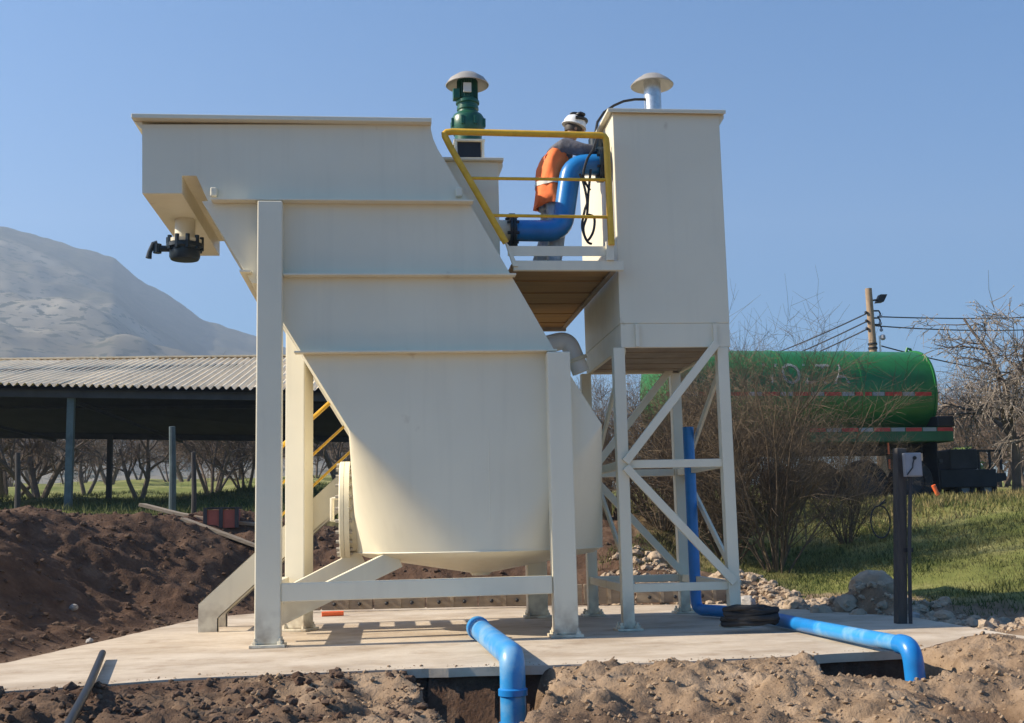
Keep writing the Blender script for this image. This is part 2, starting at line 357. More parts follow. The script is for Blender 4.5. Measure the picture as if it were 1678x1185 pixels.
# ground colours: r = grass, g = damp earth plus shade painted into the pits
dd = GX * sin(YAW) + GY * cos(YAW); ll = GX * cos(YAW) - GY * sin(YAW)
sdg = slab_sd(GX, GY)
rgt = sst(1.5, 4.6, ll)
grass = sst(21.5, 23.5, dd + fbm(GX, GY, 0.5, 3, 5) * 2) * (1 - rgt) + rgt * sst(1.4, 2.4, sdg + fbm(GX, GY, 0.8, 3, 6) * 1.2) * (GY > 11)
damp_and_shade = np.clip(sst(-0.2, 0.3, sdg) * (GY > 10.4) * (1 - 0.8 * rgt) + 0.75 * sst(-1.0, -3.2, ll) * (GY < 10.4) + 1.0 * (sdg < 0.012) + (GY < 10.4) * sst(-0.16, -0.30, GZ) * 0.9 + (GY < 10.4) * 0.65 * sst(-0.15, 0.5, fbm(GX, GY, 1.1, 5, 88)), 0, 1)  # damp bank and patches; pits and wall under slab darkened as painted shade
def ground_material():
    m = bpy.data.materials.new('earth_and_grass'); m.use_nodes = True; nt = m.node_tree; b = nt.nodes['Principled BSDF']; L = nt.links.new
    b.inputs['Roughness'].default_value = 1.0; b.inputs['Specular IOR Level'].default_value = 0.1
    at = nt.nodes.new('ShaderNodeVertexColor'); at.layer_name = 'cover'; sp = nt.nodes.new('ShaderNodeSeparateColor'); L(at.outputs[0], sp.inputs[0])
    tc = nt.nodes.new('ShaderNodeTexCoord')
    def noise(scale, det=6, ro=0.65):
        n = nt.nodes.new('ShaderNodeTexNoise'); n.inputs['Scale'].default_value = scale; n.inputs['Detail'].default_value = det; n.inputs['Roughness'].default_value = ro
        L(tc.outputs['Object'], n.inputs['Vector']); return n.outputs['Fac']
    def ramp(src, stops):
        r = nt.nodes.new('ShaderNodeValToRGB'); L(src, r.inputs[0])
        while len(r.color_ramp.elements) < len(stops): r.color_ramp.elements.new(0.5)
        for e, (p, c) in zip(r.color_ramp.elements, stops): e.position = p; e.color = (*c, 1)
        return r.outputs[0]
    def mix(f, a, c):
        x = nt.nodes.new('ShaderNodeMix'); x.data_type = 'RGBA'; L(f, x.inputs[0]); L(a, x.inputs[6]); L(c, x.inputs[7]); return x.outputs[2]
    tan = ramp(noise(2.3, 9), [(0.28, (0.14, 0.093, 0.060)), (0.47, (0.27, 0.19, 0.125)), (0.72, (0.42, 0.31, 0.215))])
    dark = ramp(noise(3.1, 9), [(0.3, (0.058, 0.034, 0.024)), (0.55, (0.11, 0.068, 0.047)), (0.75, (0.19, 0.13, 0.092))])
    gr = ramp(noise(0.35, 10, 0.72), [(0.32, (0.10, 0.125, 0.033)), (0.5, (0.19, 0.20, 0.06)), (0.66, (0.32, 0.29, 0.125))])
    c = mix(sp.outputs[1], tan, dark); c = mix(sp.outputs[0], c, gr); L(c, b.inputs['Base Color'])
    bp = nt.nodes.new('ShaderNodeBump'); bp.inputs['Strength'].default_value = 0.9; bp.inputs['Distance'].default_value = 0.03
    L(noise(26, 6), bp.inputs['Height']); L(bp.outputs[0], b.inputs['Normal'])
    return m
M_GROUND = ground_material()
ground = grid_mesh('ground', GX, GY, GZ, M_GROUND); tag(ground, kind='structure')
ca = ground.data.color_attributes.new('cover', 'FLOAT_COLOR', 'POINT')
ca.data.foreach_set('color', np.stack([grass, damp_and_shade, grass * 0, grass * 0 + 1], -1).reshape(-1, 4).astype(np.float32).ravel())

# concrete slab
def concrete_material():
    m = bpy.data.materials.new('slab_concrete'); m.use_nodes = True; nt = m.node_tree; b = nt.nodes['Principled BSDF']; L = nt.links.new
    b.inputs['Roughness'].default_value = 0.9; b.inputs['Specular IOR Level'].default_value = 0.25
    tc = nt.nodes.new('ShaderNodeTexCoord')
    def noise(scale, det=6, st=None):
        n = nt.nodes.new('ShaderNodeTexNoise'); n.inputs['Scale'].default_value = scale; n.inputs['Detail'].default_value = det; n.inputs['Roughness'].default_value = 0.7
        if st:
            mp = nt.nodes.new('ShaderNodeMapping'); mp.inputs['Scale'].default_value = st; mp.inputs['Rotation'].default_value = (0, 0, 0.5); L(tc.outputs['Object'], mp.inputs[0]); L(mp.outputs[0], n.inputs['Vector'])
        else: L(tc.outputs['Object'], n.inputs['Vector'])
        return n.outputs['Fac']
    def ramp(src, stops):
        r = nt.nodes.new('ShaderNodeValToRGB'); L(src, r.inputs[0])
        while len(r.color_ramp.elements) < len(stops): r.color_ramp.elements.new(0.5)
        for e, (p, c) in zip(r.color_ramp.elements, stops): e.position = p; e.color = (*c, 1)
        return r.outputs[0]
    c1 = ramp(noise(0.9, 9), [(0.28, (0.41, 0.34, 0.265)), (0.5, (0.53, 0.45, 0.355)), (0.72, (0.63, 0.55, 0.45))])
    st = ramp(noise(1.3, 8, (0.6, 1.3, 1)), [(0.36, (0.70, 0.64, 0.58)), (0.56, (1, 1, 1))])
    x = nt.nodes.new('ShaderNodeMix'); x.data_type = 'RGBA'; x.blend_type = 'MULTIPLY'; x.inputs[0].default_value = 0.75; L(c1, x.inputs[6]); L(st, x.inputs[7])
    L(x.outputs[2], b.inputs['Base Color'])
    y_ = nt.nodes.new('ShaderNodeMix'); y_.data_type = 'RGBA'; mr = nt.nodes.new('ShaderNodeMapRange'); mr.inputs[1].default_value = 0.53; mr.inputs[2].default_value = 0.66; mr.inputs[4].default_value = 0.55
    L(noise(1.9, 9), mr.inputs[0]); L(mr.outputs[0], y_.inputs[0]); L(x.outputs[2], y_.inputs[6]); y_.inputs[7].default_value = (0.30, 0.215, 0.145, 1); L(y_.outputs[2], b.inputs['Base Color'])
    bp = nt.nodes.new('ShaderNodeBump'); bp.inputs['Strength'].default_value = 0.6; bp.inputs['Distance'].default_value = 0.012; L(noise(9, 8), bp.inputs['Height']); L(bp.outputs[0], b.inputs['Normal'])
    return m
M_CONC = concrete_material()
mb = MB()
sl_pts = []
rs = random.Random(3)
for i, p in enumerate(SLAB):                                    # slightly ragged poured edge
    q = SLAB[(i + 1) % len(SLAB)]; n = max(1, int((q - p).length / 0.16))
    for k in range(n):
        w = p.lerp(q, k / n); sl_pts.append(V((w.x + rs.uniform(-.012, .012), w.y + rs.uniform(-.014, .014), 0)))
mb.prism(sl_pts, (0, 0, -0.07))
slab = mb.build('concrete_slab', M_CONC, smooth=0); tag(slab, kind='structure')

# hill beyond the field
def hill_material():
    m = bpy.data.materials.new('dry_hillside'); m.use_nodes = True; nt = m.node_tree; b = nt.nodes['Principled BSDF']; L = nt.links.new
    b.inputs['Roughness'].default_value = 1.0; b.inputs['Specular IOR Level'].default_value = 0.0
    tc = nt.nodes.new('ShaderNodeTexCoord')
    mp = nt.nodes.new('ShaderNodeMapping'); mp.inputs['Scale'].default_value = (1, 1, 1.6); L(tc.outputs['Object'], mp.inputs[0])
    def noise(scale, det, ro=0.6):
        n = nt.nodes.new('ShaderNodeTexNoise'); n.inputs['Scale'].default_value = scale; n.inputs['Detail'].default_value = det; n.inputs['Roughness'].default_value = ro
        L(mp.outputs[0], n.inputs['Vector']); return n.outputs['Fac']
    def ramp(src, stops):
        r = nt.nodes.new('ShaderNodeValToRGB'); L(src, r.inputs[0])
        while len(r.color_ramp.elements) < len(stops): r.color_ramp.elements.new(0.5)
        for e, (p, c) in zip(r.color_ramp.elements, stops): e.position = p; e.color = (*c, 1)
        return r.outputs[0]
    at = nt.nodes.new('ShaderNodeVertexColor'); at.layer_name = 'cover'; sp = nt.nodes.new('ShaderNodeSeparateColor'); L(at.outputs[0], sp.inputs[0])
    open_ = ramp(noise(0.012, 8), [(0.35, (0.13, 0.115, 0.085)), (0.55, (0.21, 0.185, 0.14)), (0.7, (0.32, 0.285, 0.22))])
    bush = ramp(noise(0.03, 8, 0.75), [(0.4, (0.06, 0.058, 0.042)), (0.62, (0.12, 0.11, 0.08))])
    mx = nt.nodes.new('ShaderNodeMix'); mx.data_type = 'RGBA'; L(sp.outputs[0], mx.inputs[0]); L(open_, mx.inputs[6]); L(bush, mx.inputs[7])
    spots = nt.nodes.new('ShaderNodeMapRange'); spots.inputs[1].default_value = 0.56; spots.inputs[2].default_value = 0.60; L(noise(0.10, 3, 0.5), spots.inputs[0])
    mx2 = nt.nodes.new('ShaderNodeMix'); mx2.data_type = 'RGBA'; L(spots.outputs[0], mx2.inputs[0]); L(mx.outputs[2], mx2.inputs[6]); mx2.inputs[7].default_value = (0.075, 0.075, 0.05, 1)
    L(mx2.outputs[2], b.inputs['Base Color'])
    return m
SKY_PX = [(-900, 250), (-500, 300), (-200, 335), (10, 371), (80, 390), (150, 408), (188, 419), (225, 452), (262, 474), (300, 497), (330, 519), (365, 528), (420, 548), (480, 574), (600, 640), (720, 720), (850, 800), (1000, 850)]
na, nr = 320, 110
pxs = np.linspace(-900, 1000, na); sk = np.interp(pxs, [a for a, _ in SKY_PX], [b for _, b in SKY_PX])
HX = np.zeros((nr, na)); HY = HX.copy(); HZ = HX.copy(); HC = HX.copy()
for j in range(na):
    d = ray(pxs[j], sk[j]); hd = sqrt(d.x ** 2 + d.y ** 2); u = (d.x / hd, d.y / hd); tan_el = d.z / hd
    for i in range(nr):
        t = i / (nr - 1); r_ = 420 + 1400 * t
        HX[i, j], HY[i, j] = u[0] * r_, u[1] * r_
        ridge = 1400.0
        f = min(1.0, max(0.0, (r_ - 420) / (ridge - 420)))
        top = ridge * max(tan_el, 0.02) + 1.08
        HZ[i, j] = 8 + (top - 8) * (0.55 * f ** 1.7 + 0.45 * f) if r_ <= ridge else top * (1 - 0.25 * ((r_ - ridge) / 500) ** 1.2)
        HC[i, j] = f
env = np.sin(np.clip(HC, 0, 1) * pi) ** 0.7
HZ += fbm(HX, HY, 1 / 210, 5, 91) * 60 * env + fbm(HX, HY, 1 / 28, 3, 92) * 5.0 * sst(0.1, 0.3, HC)
hill = grid_mesh('hill', HX, HY, HZ, hill_material()); tag(hill, kind='structure')
hc = np.clip(sst(0.66, 0.90, HC + fbm(HX, HY, 1 / 130, 5, 95) * 0.45), 0, 1)
ca = hill.data.color_attributes.new('cover', 'FLOAT_COLOR', 'POINT')
ca.data.foreach_set('color', np.stack([hc, hc * 0, hc * 0, hc * 0 + 1], -1).reshape(-1, 4).astype(np.float32).ravel())

# ------------------------------------------------------------------ clarifier tank
YF, YB, YR = 11.55, 11.73, 14.45
YC = (YB + YR) / 2
def FB(x, y): return P(x, y, YB)
cl = thing('clarifier_tank', 'large cream steel clarifier tank with slanted body, ribs and rounded bottom, on four posts', 'clarifier', (P(437, 1062, YF).x, YF, 0))
mb = MB()
prof = [(233, 204), (233, 317), (298, 317), (298, 288), (322, 288), (339, 326), (571, 703), (986, 694.3), (909, 575), (728, 262), (717, 244), (710, 228), (706, 212), (706, 204)]
pp = [FB(*p) for p in prof]; zmean = (pp[6].z + pp[7].z) / 2; pp[6].z = zmean; pp[7].z = zmean
mb.prism(pp, (0, YR - YB, 0))
body = mb.build('slanted_body', M_CREAM, cl, smooth=0)
# lower body: the square outline of the slanted body turns round towards the bottom, then a shallow cone
zc = (FB(571, 703).z + FB(986, 694.3).z) / 2; zb = P(585, 906, YC).z; za = P(785, 938, YC).z
xl, xr = FB(571, 703).x, FB(986, 694).x
cL, cR = P(585, 906, YC).x, P(984, 892, YC).x
ccx, crad = (cL + cR) / 2, min((cR - cL) / 2, YC - YB + 0.01)
yl, yr_ = YB, YR; zt_ = zc
corners = [V((xr, yr_, zt_)), V((xl, yr_, zt_)), V((xl, yl, zt_)), V((xr, yl, zt_))]
def arc(t): return V((ccx + crad * cos(t), YC + crad * sin(t), zb))
import bmesh
bm = bmesh.new()
def quadgrid(rows, smooth=True):
    g = [[bm.verts.new(p) for p in r] for r in rows]
    for i in range(len(g) - 1):
        for k in range(len(g[i]) - 1): bm.faces.new((g[i][k], g[i][k + 1], g[i + 1][k + 1], g[i + 1][k])).smooth = smooth
fr = [0.0, 0.01, 0.03, 0.06, 0.1, 0.2, 0.3, 0.4, 0.5, 0.6, 0.7, 0.8, 0.9, 1.0]
flats = []
for q in range(4):                                             # a quarter cone from every corner, a flat triangle on every side
    c = corners[q]; ts = [pi / 2 * (q + k / 28) for k in range(29)]
    quadgrid([[c.lerp(arc(t), f) for t in ts] for f in fr])
    d_ = corners[(q + 1) % 4]; e_ = arc(pi / 2 * (q + 1))
    flats.append((c, d_, e_))
bmesh.ops.remove_doubles(bm, verts=bm.verts, dist=0.0005); bm.normal_update()
for f_ in bm.faces:
    o_ = f_.calc_center_median() - V((ccx, YC, 0)); o_.z = 0
    if f_.normal.dot(o_) < 0: f_.normal_flip()
for tri in flats:
    nrm = (tri[1] - tri[0]).cross(tri[2] - tri[0]); out_ = (tri[0] + tri[1] + tri[2]) / 3 - V((ccx, YC, (zc + zb) / 2)); out_.z = 0
    bm.faces.new([bm.verts.new(p) for p in (tri if nrm.dot(out_) > 0 else tri[::-1])]).smooth = False
me = bpy.data.meshes.new('drum'); bm.to_mesh(me); bm.free(); me.materials.append(M_CREAM); me.set_sharp_from_angle(angle=RAD(30))
drum = bpy.data.objects.new('drum', me); COL.objects.link(drum); drum.parent = cl; drum.matrix_parent_inverse = Matrix.Translation(-cl.location)
mb = MB(); mb.lathe([(crad * 0.999, zb - 0.001), (crad * 0.93, zb - 0.05), (0.12, za), (0.10, za - 0.03)], (ccx, YC, 0), n=72)
mb.build('cone_bottom', M_CREAM, cl)
wy_ = lambda z_: YB + (YC - crad - YB) * (zc - z_) / (zc - zb)
mb = MB(); mb.tube([(ccx, wy_(zc - 0.02) + 0.003, zc - 0.02), (ccx, wy_(zb + 0.3) + 0.003, zb + 0.3)], 0.006, 6); mb.build('weld_seam', M_CREAM, cl)
mb = MB(); ring_ = [(ccx + (crad + .002) * cos(t), YC + (crad + .002) * sin(t), zb + 0.004) for t in [2 * pi * k / 72 for k in range(73)]]; mb.tube(ring_, 0.007, 6); mb.build('weld_seam', M_CREAM, cl)
# ribs round the body
def rib(y0, xa, xb, th=0.018, dep=0.13, wrap=None):
    a, b = P(xa, y0, YB - dep), P(xb, y0, YB - dep); z = (a.z + b.z) / 2
    mb = MB(); mb.box((a.x, YB - dep, z - th / 2), (b.x, YB - 0.001, z + th / 2))
    mb.build('rib', M_CREAM, cl, bevel=0.003, smooth=0)
    if wrap:
        mb = MB(); w0, w1 = wrap; mb.box((w0, YB - dep, z - th / 2), (w1, YR + 0.1, z + th / 2)); mb.build('rib', M_CREAM, cl, smooth=0)
rib(327, 345, 776); rib(449, 464, 846); rib(575, 482, 913)
zr2 = FB(420, 449).z; xe = FB(338 + (449 - 326) / 1.65, 449).x
mb = MB(); mb.prism([(xe - 0.11, YB - 0.1, zr2), (xe - 0.0, YB - 0.1, zr2), (xe + 0.05, YR, zr2), (xe - 0.11, YR, zr2)], (0, 0, 0.018)); mb.build('rib', M_CREAM, cl, smooth=0)
# rim flange at the top
zt = FB(450, 200).z; dx = 0.09
a, b = FB(233, 200), FB(706, 204)
mb = MB(); mb.box((a.x - dx, YB - 0.10, zt - 0.012), (b.x + 0.004, YR + 0.1, zt + 0.035)); mb.build('top_rim', M_CREAM, cl, bevel=0.006, smooth=0)
mb = MB(); mb.prism([(a.x - 0.001, YB + 0.001, zt - 0.013), (a.x - 0.08, YB + 0.001, zt - 0.013), (a.x - 0.001, YB + 0.001, zt - 0.10)], (0, 0.02, 0)); mb.build('gusset', M_CREAM, cl, smooth=0)
# flange under the slanted left edge of the body
mb = MB()
p0, p1 = FB(331, 330), FB(413, 464)
yo_ = V((0, 0.004, 0)); mb.prism([p0 + yo_, FB(344, 329) + yo_, FB(428, 464) + yo_, p1 + yo_], (0, YR - YB - 0.2, 0)); mb.build('edge_flange', M_CREAM, cl, smooth=0)
for x in (351, 752):
    a = FB(x, 326); mb = MB(); mb.box((a.x - 0.035, YB - 0.06, a.z + 0.012), (a.x + 0.035, YB - 0.002, a.z + 0.11)); mb.build('lifting_lug', M_CREAM, cl, bevel=0.015, smooth=0)
# posts: H-sections with base plates
def base_plate(parent, cx, cy, w=0.36, d=0.34, th=0.03):
    mb = MB(); mb.box((cx - w / 2, cy - d / 2, 0.002), (cx + w / 2, cy + d / 2, th)); o = mb.build('base_plate', M_CREAM, parent, bevel=0.004, smooth=0)
    for sx in (-1, 1):
        for sy in (-1, 1):
            b = MB(); b.lathe([(0.028, 0), (0.028, 0.03), (0.014, 0.032), (0.014, 0.06)], (cx + sx * (w / 2 - 0.05), cy + sy * (d / 2 - 0.05), th), n=6); b.build('anchor_bolt', M_CREAM, parent, smooth=0)
    return o
def post(xc, y0, y1, ztop, w, name='leg', plate=True):
    mb = MB(); mb.box((xc - w / 2, y0, 0.03 if plate else 0.0), (xc + w / 2, y1, ztop)); o = mb.build(name, M_CREAM, cl, bevel=0.012, smooth=0)
    if plate: base_plate(o, xc, (y0 + y1) / 2, w + 0.09, (y1 - y0) + 0.10)
    return o
WL = P(458, 1050, YF).x - P(415, 1050, YF).x
LX, RX = P(440, 700, YF).x, P(922, 800, YF).x
post(LX, YF, YB - 0.004, P(440, 327, YF).z - 0.01, WL)
post(RX, YF, YB - 0.004 + 0.02, P(917, 574, YF).z - 0.012, WL * 0.96)
mb = MB(); p_ = P(917, 574, YF)
RLX = Q(493, 1030, 0).x; RLY = 13.34
rl = post(0, -0.11, 0.11, P(492, 600, RLY).z + 0.55, WL)
for o in [rl] + list(rl.children):
    o.data.transform(Matrix.Translation((RLX, RLY + 0.11, 0)) @ Matrix.Rotation(RAD(-24), 4, 'Z'))
post(RX + 0.05, 14.12, 14.32, 1.25, WL * 0.98)
zb0, zb1 = P(680, 980, YF + 0.03).z, P(680, 950, YF + 0.03).z
mb = MB(); mb.box((LX + WL / 2 + 0.001, YF + 0.02, zb0), (RX - WL / 2 - 0.001, YF + 0.15, zb1)); mb.build('cross_beam', M_CREAM, cl, bevel=0.01, smooth=0)
mb = MB(); mb.box((LX - 0.06, YB + 0.0, zb0), (LX + 0.06, RLY - 0.001, zb1)); mb.build('cross_beam', M_CREAM, cl, bevel=0.01, smooth=0)
# inclined struts from the slab up to the drum bottom
for (p, q) in ((P(446, 1014, 12.15), P(652, 914, 12.35)), (P(446, 990, 13.0), P(594, 914, 13.1))):
    d = (q - p).normalized(); s0 = p
    mb = MB(); mb.bar(s0, q, 0.13, 0.20)
    o = mb.build('strut', M_CREAM, cl, bevel=0.006, smooth=0)
# manhole on the left of the drum
mh = V((P(566, 835, YC).x + 0.10, YC, P(567, 835, YC).z)); R0 = 0.53
mb = MB(); mb.lathe([(R0 - 0.07, -0.06), (R0 - 0.07, 0.40)], mh, (1, 0, 0), 48); neck = mb.build('manhole', M_CREAM, cl)
mb = MB(); mb.lathe([(R0, -0.10), (R0, -0.045), (R0 - 0.06, -0.044), (R0 - 0.06, -0.10)], mh, (1, 0, 0), 48, closed=True); mb.build('flange', M_CREAM, neck)
mb = MB(); mb.lathe([(R0 - 0.01, -0.155), (R0, -0.145), (R0, -0.104)], mh, (1, 0, 0), 48); mb.build('cover', M_CREAM, neck)
bolt = None
for k in range(24):
    a = 2 * pi * k / 24; c = mh + V((0, cos(a), sin(a))) * (R0 - 0.035)
    if bolt is None:
        mb = MB(); mb.lathe([(0.02, -0.19), (0.02, -0.015)], (0, 0, 0), (1, 0, 0), 6); bolt = mb.build('bolt', M_HAT, neck, smooth=0); bolt.location = c
    else:
        o = bolt.copy(); COL.objects.link(o); o.location = c
for yy in (-0.09, 0.09):
    mb = MB(); h0 = mh + V((-0.155, -0.02 + yy, 0)); mb.tube([h0 + V((0, 0, -0.13)), h0 + V((-0.09, 0, -0.12)), h0 + V((-0.09, 0, 0.12)), h0 + V((0, 0, 0.13))], 0.02, 8); mb.build('handle', M_CREAM, neck)
# valve under the launder
vc = P(303, 404, 12.75); zl = FB(260, 317).z
vx, vy = vc.x, vc.y
mb = MB(); mb.lathe([(0.11, zl - vc.z + 0.0), (0.11, 0.07), (0.185, 0.068), (0.185, 0.03)], vc, n=32); vp = mb.build('outlet_valve', M_CREAM, cl)
mb = MB(); mb.lathe([(0.17, 0.028), (0.20, 0.02), (0.20, -0.02), (0.165, -0.04), (0.165, -0.12), (0.15, -0.15), (0.13, -0.155)], vc, n=24); mb.build('valve_body', M_VALVE, vp)
for k in range(10):
    a = 2 * pi * k / 10; c = vc + V((cos(a) * 0.18, sin(a) * 0.18, 0)); mb = MB(); mb.lathe([(0.026, -0.05), (0.026, 0.10)], c, n=6); mb.build('bolt', M_VALVE, vp, smooth=0)
hp = vc + V((-0.16, -0.02, -0.03))
mb = MB(); mb.tube([hp, hp + V((-0.14, 0, 0))], 0.035, 10); mb.tube([hp + V((-0.13, 0, 0.05)), hp + V((-0.13, 0, -0.05))], 0.045, 10)
mb.tube([hp + V((-0.13, -0.01, 0.06)), hp + V((-0.17, -0.01, 0.05)), hp + V((-0.21, -0.01, -0.04)), hp + V((-0.22, -0.01, -0.11))], [0.03, 0.03, 0.026, 0.034], 10); mb.build('lever_handle', M_VALVE, vp)
# flocculation housing rising out of the slanted side
HYa, HYb = 12.15, 13.3
ha, hb = P(748, 300, HYa), P(817, 300, HYa)
zh = P(780, 265, HYa).z
mb = MB(); mb.box((ha.x - 0.12, HYa, 3.2), (hb.x, HYb, zh)); mb.build('shaft_housing', M_CREAM, cl, bevel=0.006, smooth=0)
mb = MB(); mb.box((ha.x - 0.2, HYa - 0.06, zh + 0.001), (hb.x + 0.055, HYb + 0.06, zh + 0.03)); mb.build('housing_rim', M_CREAM, cl, bevel=0.004, smooth=0)
mb = MB(); mb.prism([(hb.x + 0.002, HYa + 0.03, zh), (hb.x + 0.052, HYa + 0.03, zh), (hb.x + 0.052, HYa + 0.03, zh - 0.05), (hb.x + 0.002, HYa + 0.03, zh - 0.17)], (0, 0.02, 0)); mb.build('gusset', M_CREAM, cl, smooth=0)

# geared motor with rain hat on its stool
MY = 12.72
mc = P(768, 262, MY); mz = zh + 0.031
k_ = 1 / (F_PX / (MY * 1.0 + 0.15))                           # metres per pixel there
gm = thing('gear_motor', 'dark green upright gear motor under a round grey rain hat, on a white stool', 'motor', (mc.x, MY, mz))
z = lambda y: P(768, y, MY).z
zst = z(236)
mb = MB(); w = 0.155
for sx in (-1, 1):
    for sy in (-1, 1): mb.box((mc.x + sx * w - 0.012, MY + sy * w - 0.012, mz), (mc.x + sx * w + 0.012, MY + sy * w + 0.012, zst - 0.02))
mb.box((mc.x - w - 0.02, MY - w - 0.02, zst - 0.02), (mc.x + w + 0.02, MY + w + 0.02, zst)); mb.build('stool', M_CREAM, gm, smooth=0)
mb = MB(); mb.box((mc.x - 0.13, MY - 0.13, mz + 0.002), (mc.x + 0.13, MY + 0.13, zst - 0.022)); mb.build('dark_opening_box', M_BLACK, gm, smooth=0)  # black box paints the dark opening inside the stool frame
mb = MB(); mb.lathe([(0.155, zst), (0.155, z(222)), (0.17, z(221)), (0.19, z(214)), (0.19, z(196)), (0.165, z(190)), (0.12, z(186)), (0.11, z(182))], (mc.x, MY, 0), n=28); gb = mb.build('gearbox', M_MOTOR, gm)
mb = MB()
for k in range(8):
    a = 2 * pi * (k + .5) / 8; mb.box((mc.x + cos(a) * 0.19 - 0.02, MY + sin(a) * 0.19 - 0.02, z(212)), (mc.x + cos(a) * 0.19 + 0.02, MY + sin(a) * 0.19 + 0.02, z(198)))
mb.build('lug', M_MOTOR, gb, bevel=0.006, smooth=0)
mb = MB(); mb.lathe([(0.11, z(183)), (0.125, z(181)), (0.125, z(177)), (0.115, z(176)), (0.115, z(172)), (0.135, z(171)), (0.135, z(167)), (0.105, z(165)), (0.105, z(130)), (0.10, z(126)), (0.06, z(124))], (mc.x, MY, 0), n=28); mt = mb.build('motor_body', M_MOTOR, gm)
for k in range(26):
    a = 2 * pi * k / 26; mb = MB(); r1 = V((cos(a), sin(a), 0)); c = V((mc.x, MY, 0)) + r1 * 0.11
    mb.bar(c + V((0, 0, z(163))), c + V((0, 0, z(134))), 0.006, 0.022, r1); mb.build('cooling_fin', M_MOTOR, mt, smooth=0)
mb = MB(); mb.box((mc.x - 0.055, MY - 0.15, z(158)), (mc.x + 0.035, MY - 0.122, z(143))); mb.build('rating_plate', M_REFLECT, mt, bevel=0.004, smooth=0)
mb = MB(); mb.box((mc.x - 0.17, MY - 0.10, z(166)), (mc.x - 0.09, MY + 0.02, z(150))); mb.build('terminal_box', M_MOTOR, mt, bevel=0.008, smooth=0)
mb = MB(); mb.lathe([(0.03, z(124)), (0.12, z(127)), (0.20, z(133)), (0.245, z(141)), (0.25, z(140)), (0.205, z(131)), (0.12, z(123)), (0.05, z(119.5)), (0.01, z(118.5))], (mc.x, MY, 0), n=40); mb.build('rain_hat', M_HAT, gm)

# ------------------------------------------------------------------ dosing tower
TF, TB = 12.05, 14.25
tw = thing('mixing_tower_tank', 'tall narrow cream steel tank raised on braced legs at the right', 'tank', (P(1030, 1034, TF).x, TF, 0))
xa = (P(1005, 200, TF).x + P(1015, 530, TF).x) / 2; xb = (P(1183.5, 200, TF).x + P(1191, 530, TF).x) / 2
ztt, ztb = P(1095, 186, TF).z, P(1095, 530, TF).z; zsk = P(1095, 569, TF).z
mb = MB(); mb.box((xa, TF, ztb), (xb, TB, ztt)); mb.build('tank_body', M_CREAM, tw, bevel=0.008, smooth=0)
mb = MB(); mb.box((xa - 0.06, TF - 0.06, ztt + 0.001), (xb + 0.06, TB + 0.06, ztt + 0.03)); mb.box((xa - 0.06, TF - 0.06, ztt - 0.015), (xb + 0.06, TF - 0.05, ztt + 0.0005)); mb.build('top_rim', M_CREAM, tw, bevel=0.004, smooth=0)
mb = MB(); mb.prism([(xb + 0.001, TF + 0.02, ztt), (xb + 0.058, TF + 0.02, ztt), (xb + 0.058, TF + 0.02, ztt - 0.04), (xb + 0.001, TF + 0.02, ztt - 0.13)], (0, 0.015, 0)); mb.build('gusset', M_CREAM, tw, smooth=0)
mb = MB(); mb.box((xa + 0.004, TF + 0.004, zsk), (xb - 0.004, TF + 0.05, ztb - 0.001)); mb.box((xa + 0.004, TB - 0.05, zsk), (xb - 0.004, TB - 0.004, ztb - 0.001))
mb.box((xa + 0.004, TF + 0.051, zsk), (xa + 0.05, TB - 0.051, ztb - 0.001)); mb.box((xb - 0.05, TF + 0.051, zsk), (xb - 0.004, TB - 0.051, ztb - 0.001)); mb.build('skirt_beam', M_CREAM, tw, bevel=0.004, smooth=0)
npl = 9
for k in range(npl):
    y0 = TF + 0.06 + (TB - TF - 0.12) * k / npl; y1 = TF + 0.06 + (TB - TF - 0.12) * (k + 1) / npl - 0.012
    mb = MB(); mb.box((xa + 0.055, y0, zsk + 0.02 + 0.008 * (k % 2)), (xb - 0.055, y1, zsk + 0.06)); mb.build('floor_plank', M_UNDERSHADE, tw, bevel=0.004, smooth=0)  # shade under the tank is put into the brown colour
lw = P(1046, 1000, TF).x - P(1027, 1000, TF).x
LA, LB = P(1023, 800, TF).x, P(1196, 800, TF).x
def tleg(x, y):
    mb = MB(); mb.box((x - lw / 2, y - lw / 2, 0.025), (x + lw / 2, y + lw / 2, zsk - 0.001)); o = mb.build('leg', M_CREAM, tw, bevel=0.006, smooth=0)
    base_plate(o, x, y, 0.27, 0.27, 0.024); return o
FYm, BYm = TF + lw / 2 + 0.002, TB - lw / 2
for x in (LA, LB):
    for y in (FYm, BYm): tleg(x, y)
for y in (FYm, BYm):                                           # front and back: two rails, two diagonals
    fr = TF if y == FYm else TB
    zm, zl_ = P(1120, 759, TF).z, P(1120, 962, TF).z
    for zz in (zm, zl_):
        mb = MB(); mb.bar((LA + lw / 2, y, zz), (LB - lw / 2, y, zz), 0.07, 0.085); mb.build('rail', M_CREAM, tw, bevel=0.004, smooth=0)
    yo = y - 0.075
    mb = MB(); mb.bar((LA + 0.02, yo, zm + 0.02), (LB - 0.07, yo, zsk + 0.04), 0.045, 0.085); mb.build('diagonal_brace', M_CREAM, tw, bevel=0.004, smooth=0)
    mb = MB(); mb.bar((LA + 0.02, yo, zm - 0.03), (LB + 0.0, yo, zl_ + 0.03), 0.045, 0.085); mb.build('diagonal_brace', M_CREAM, tw, bevel=0.004, smooth=0)
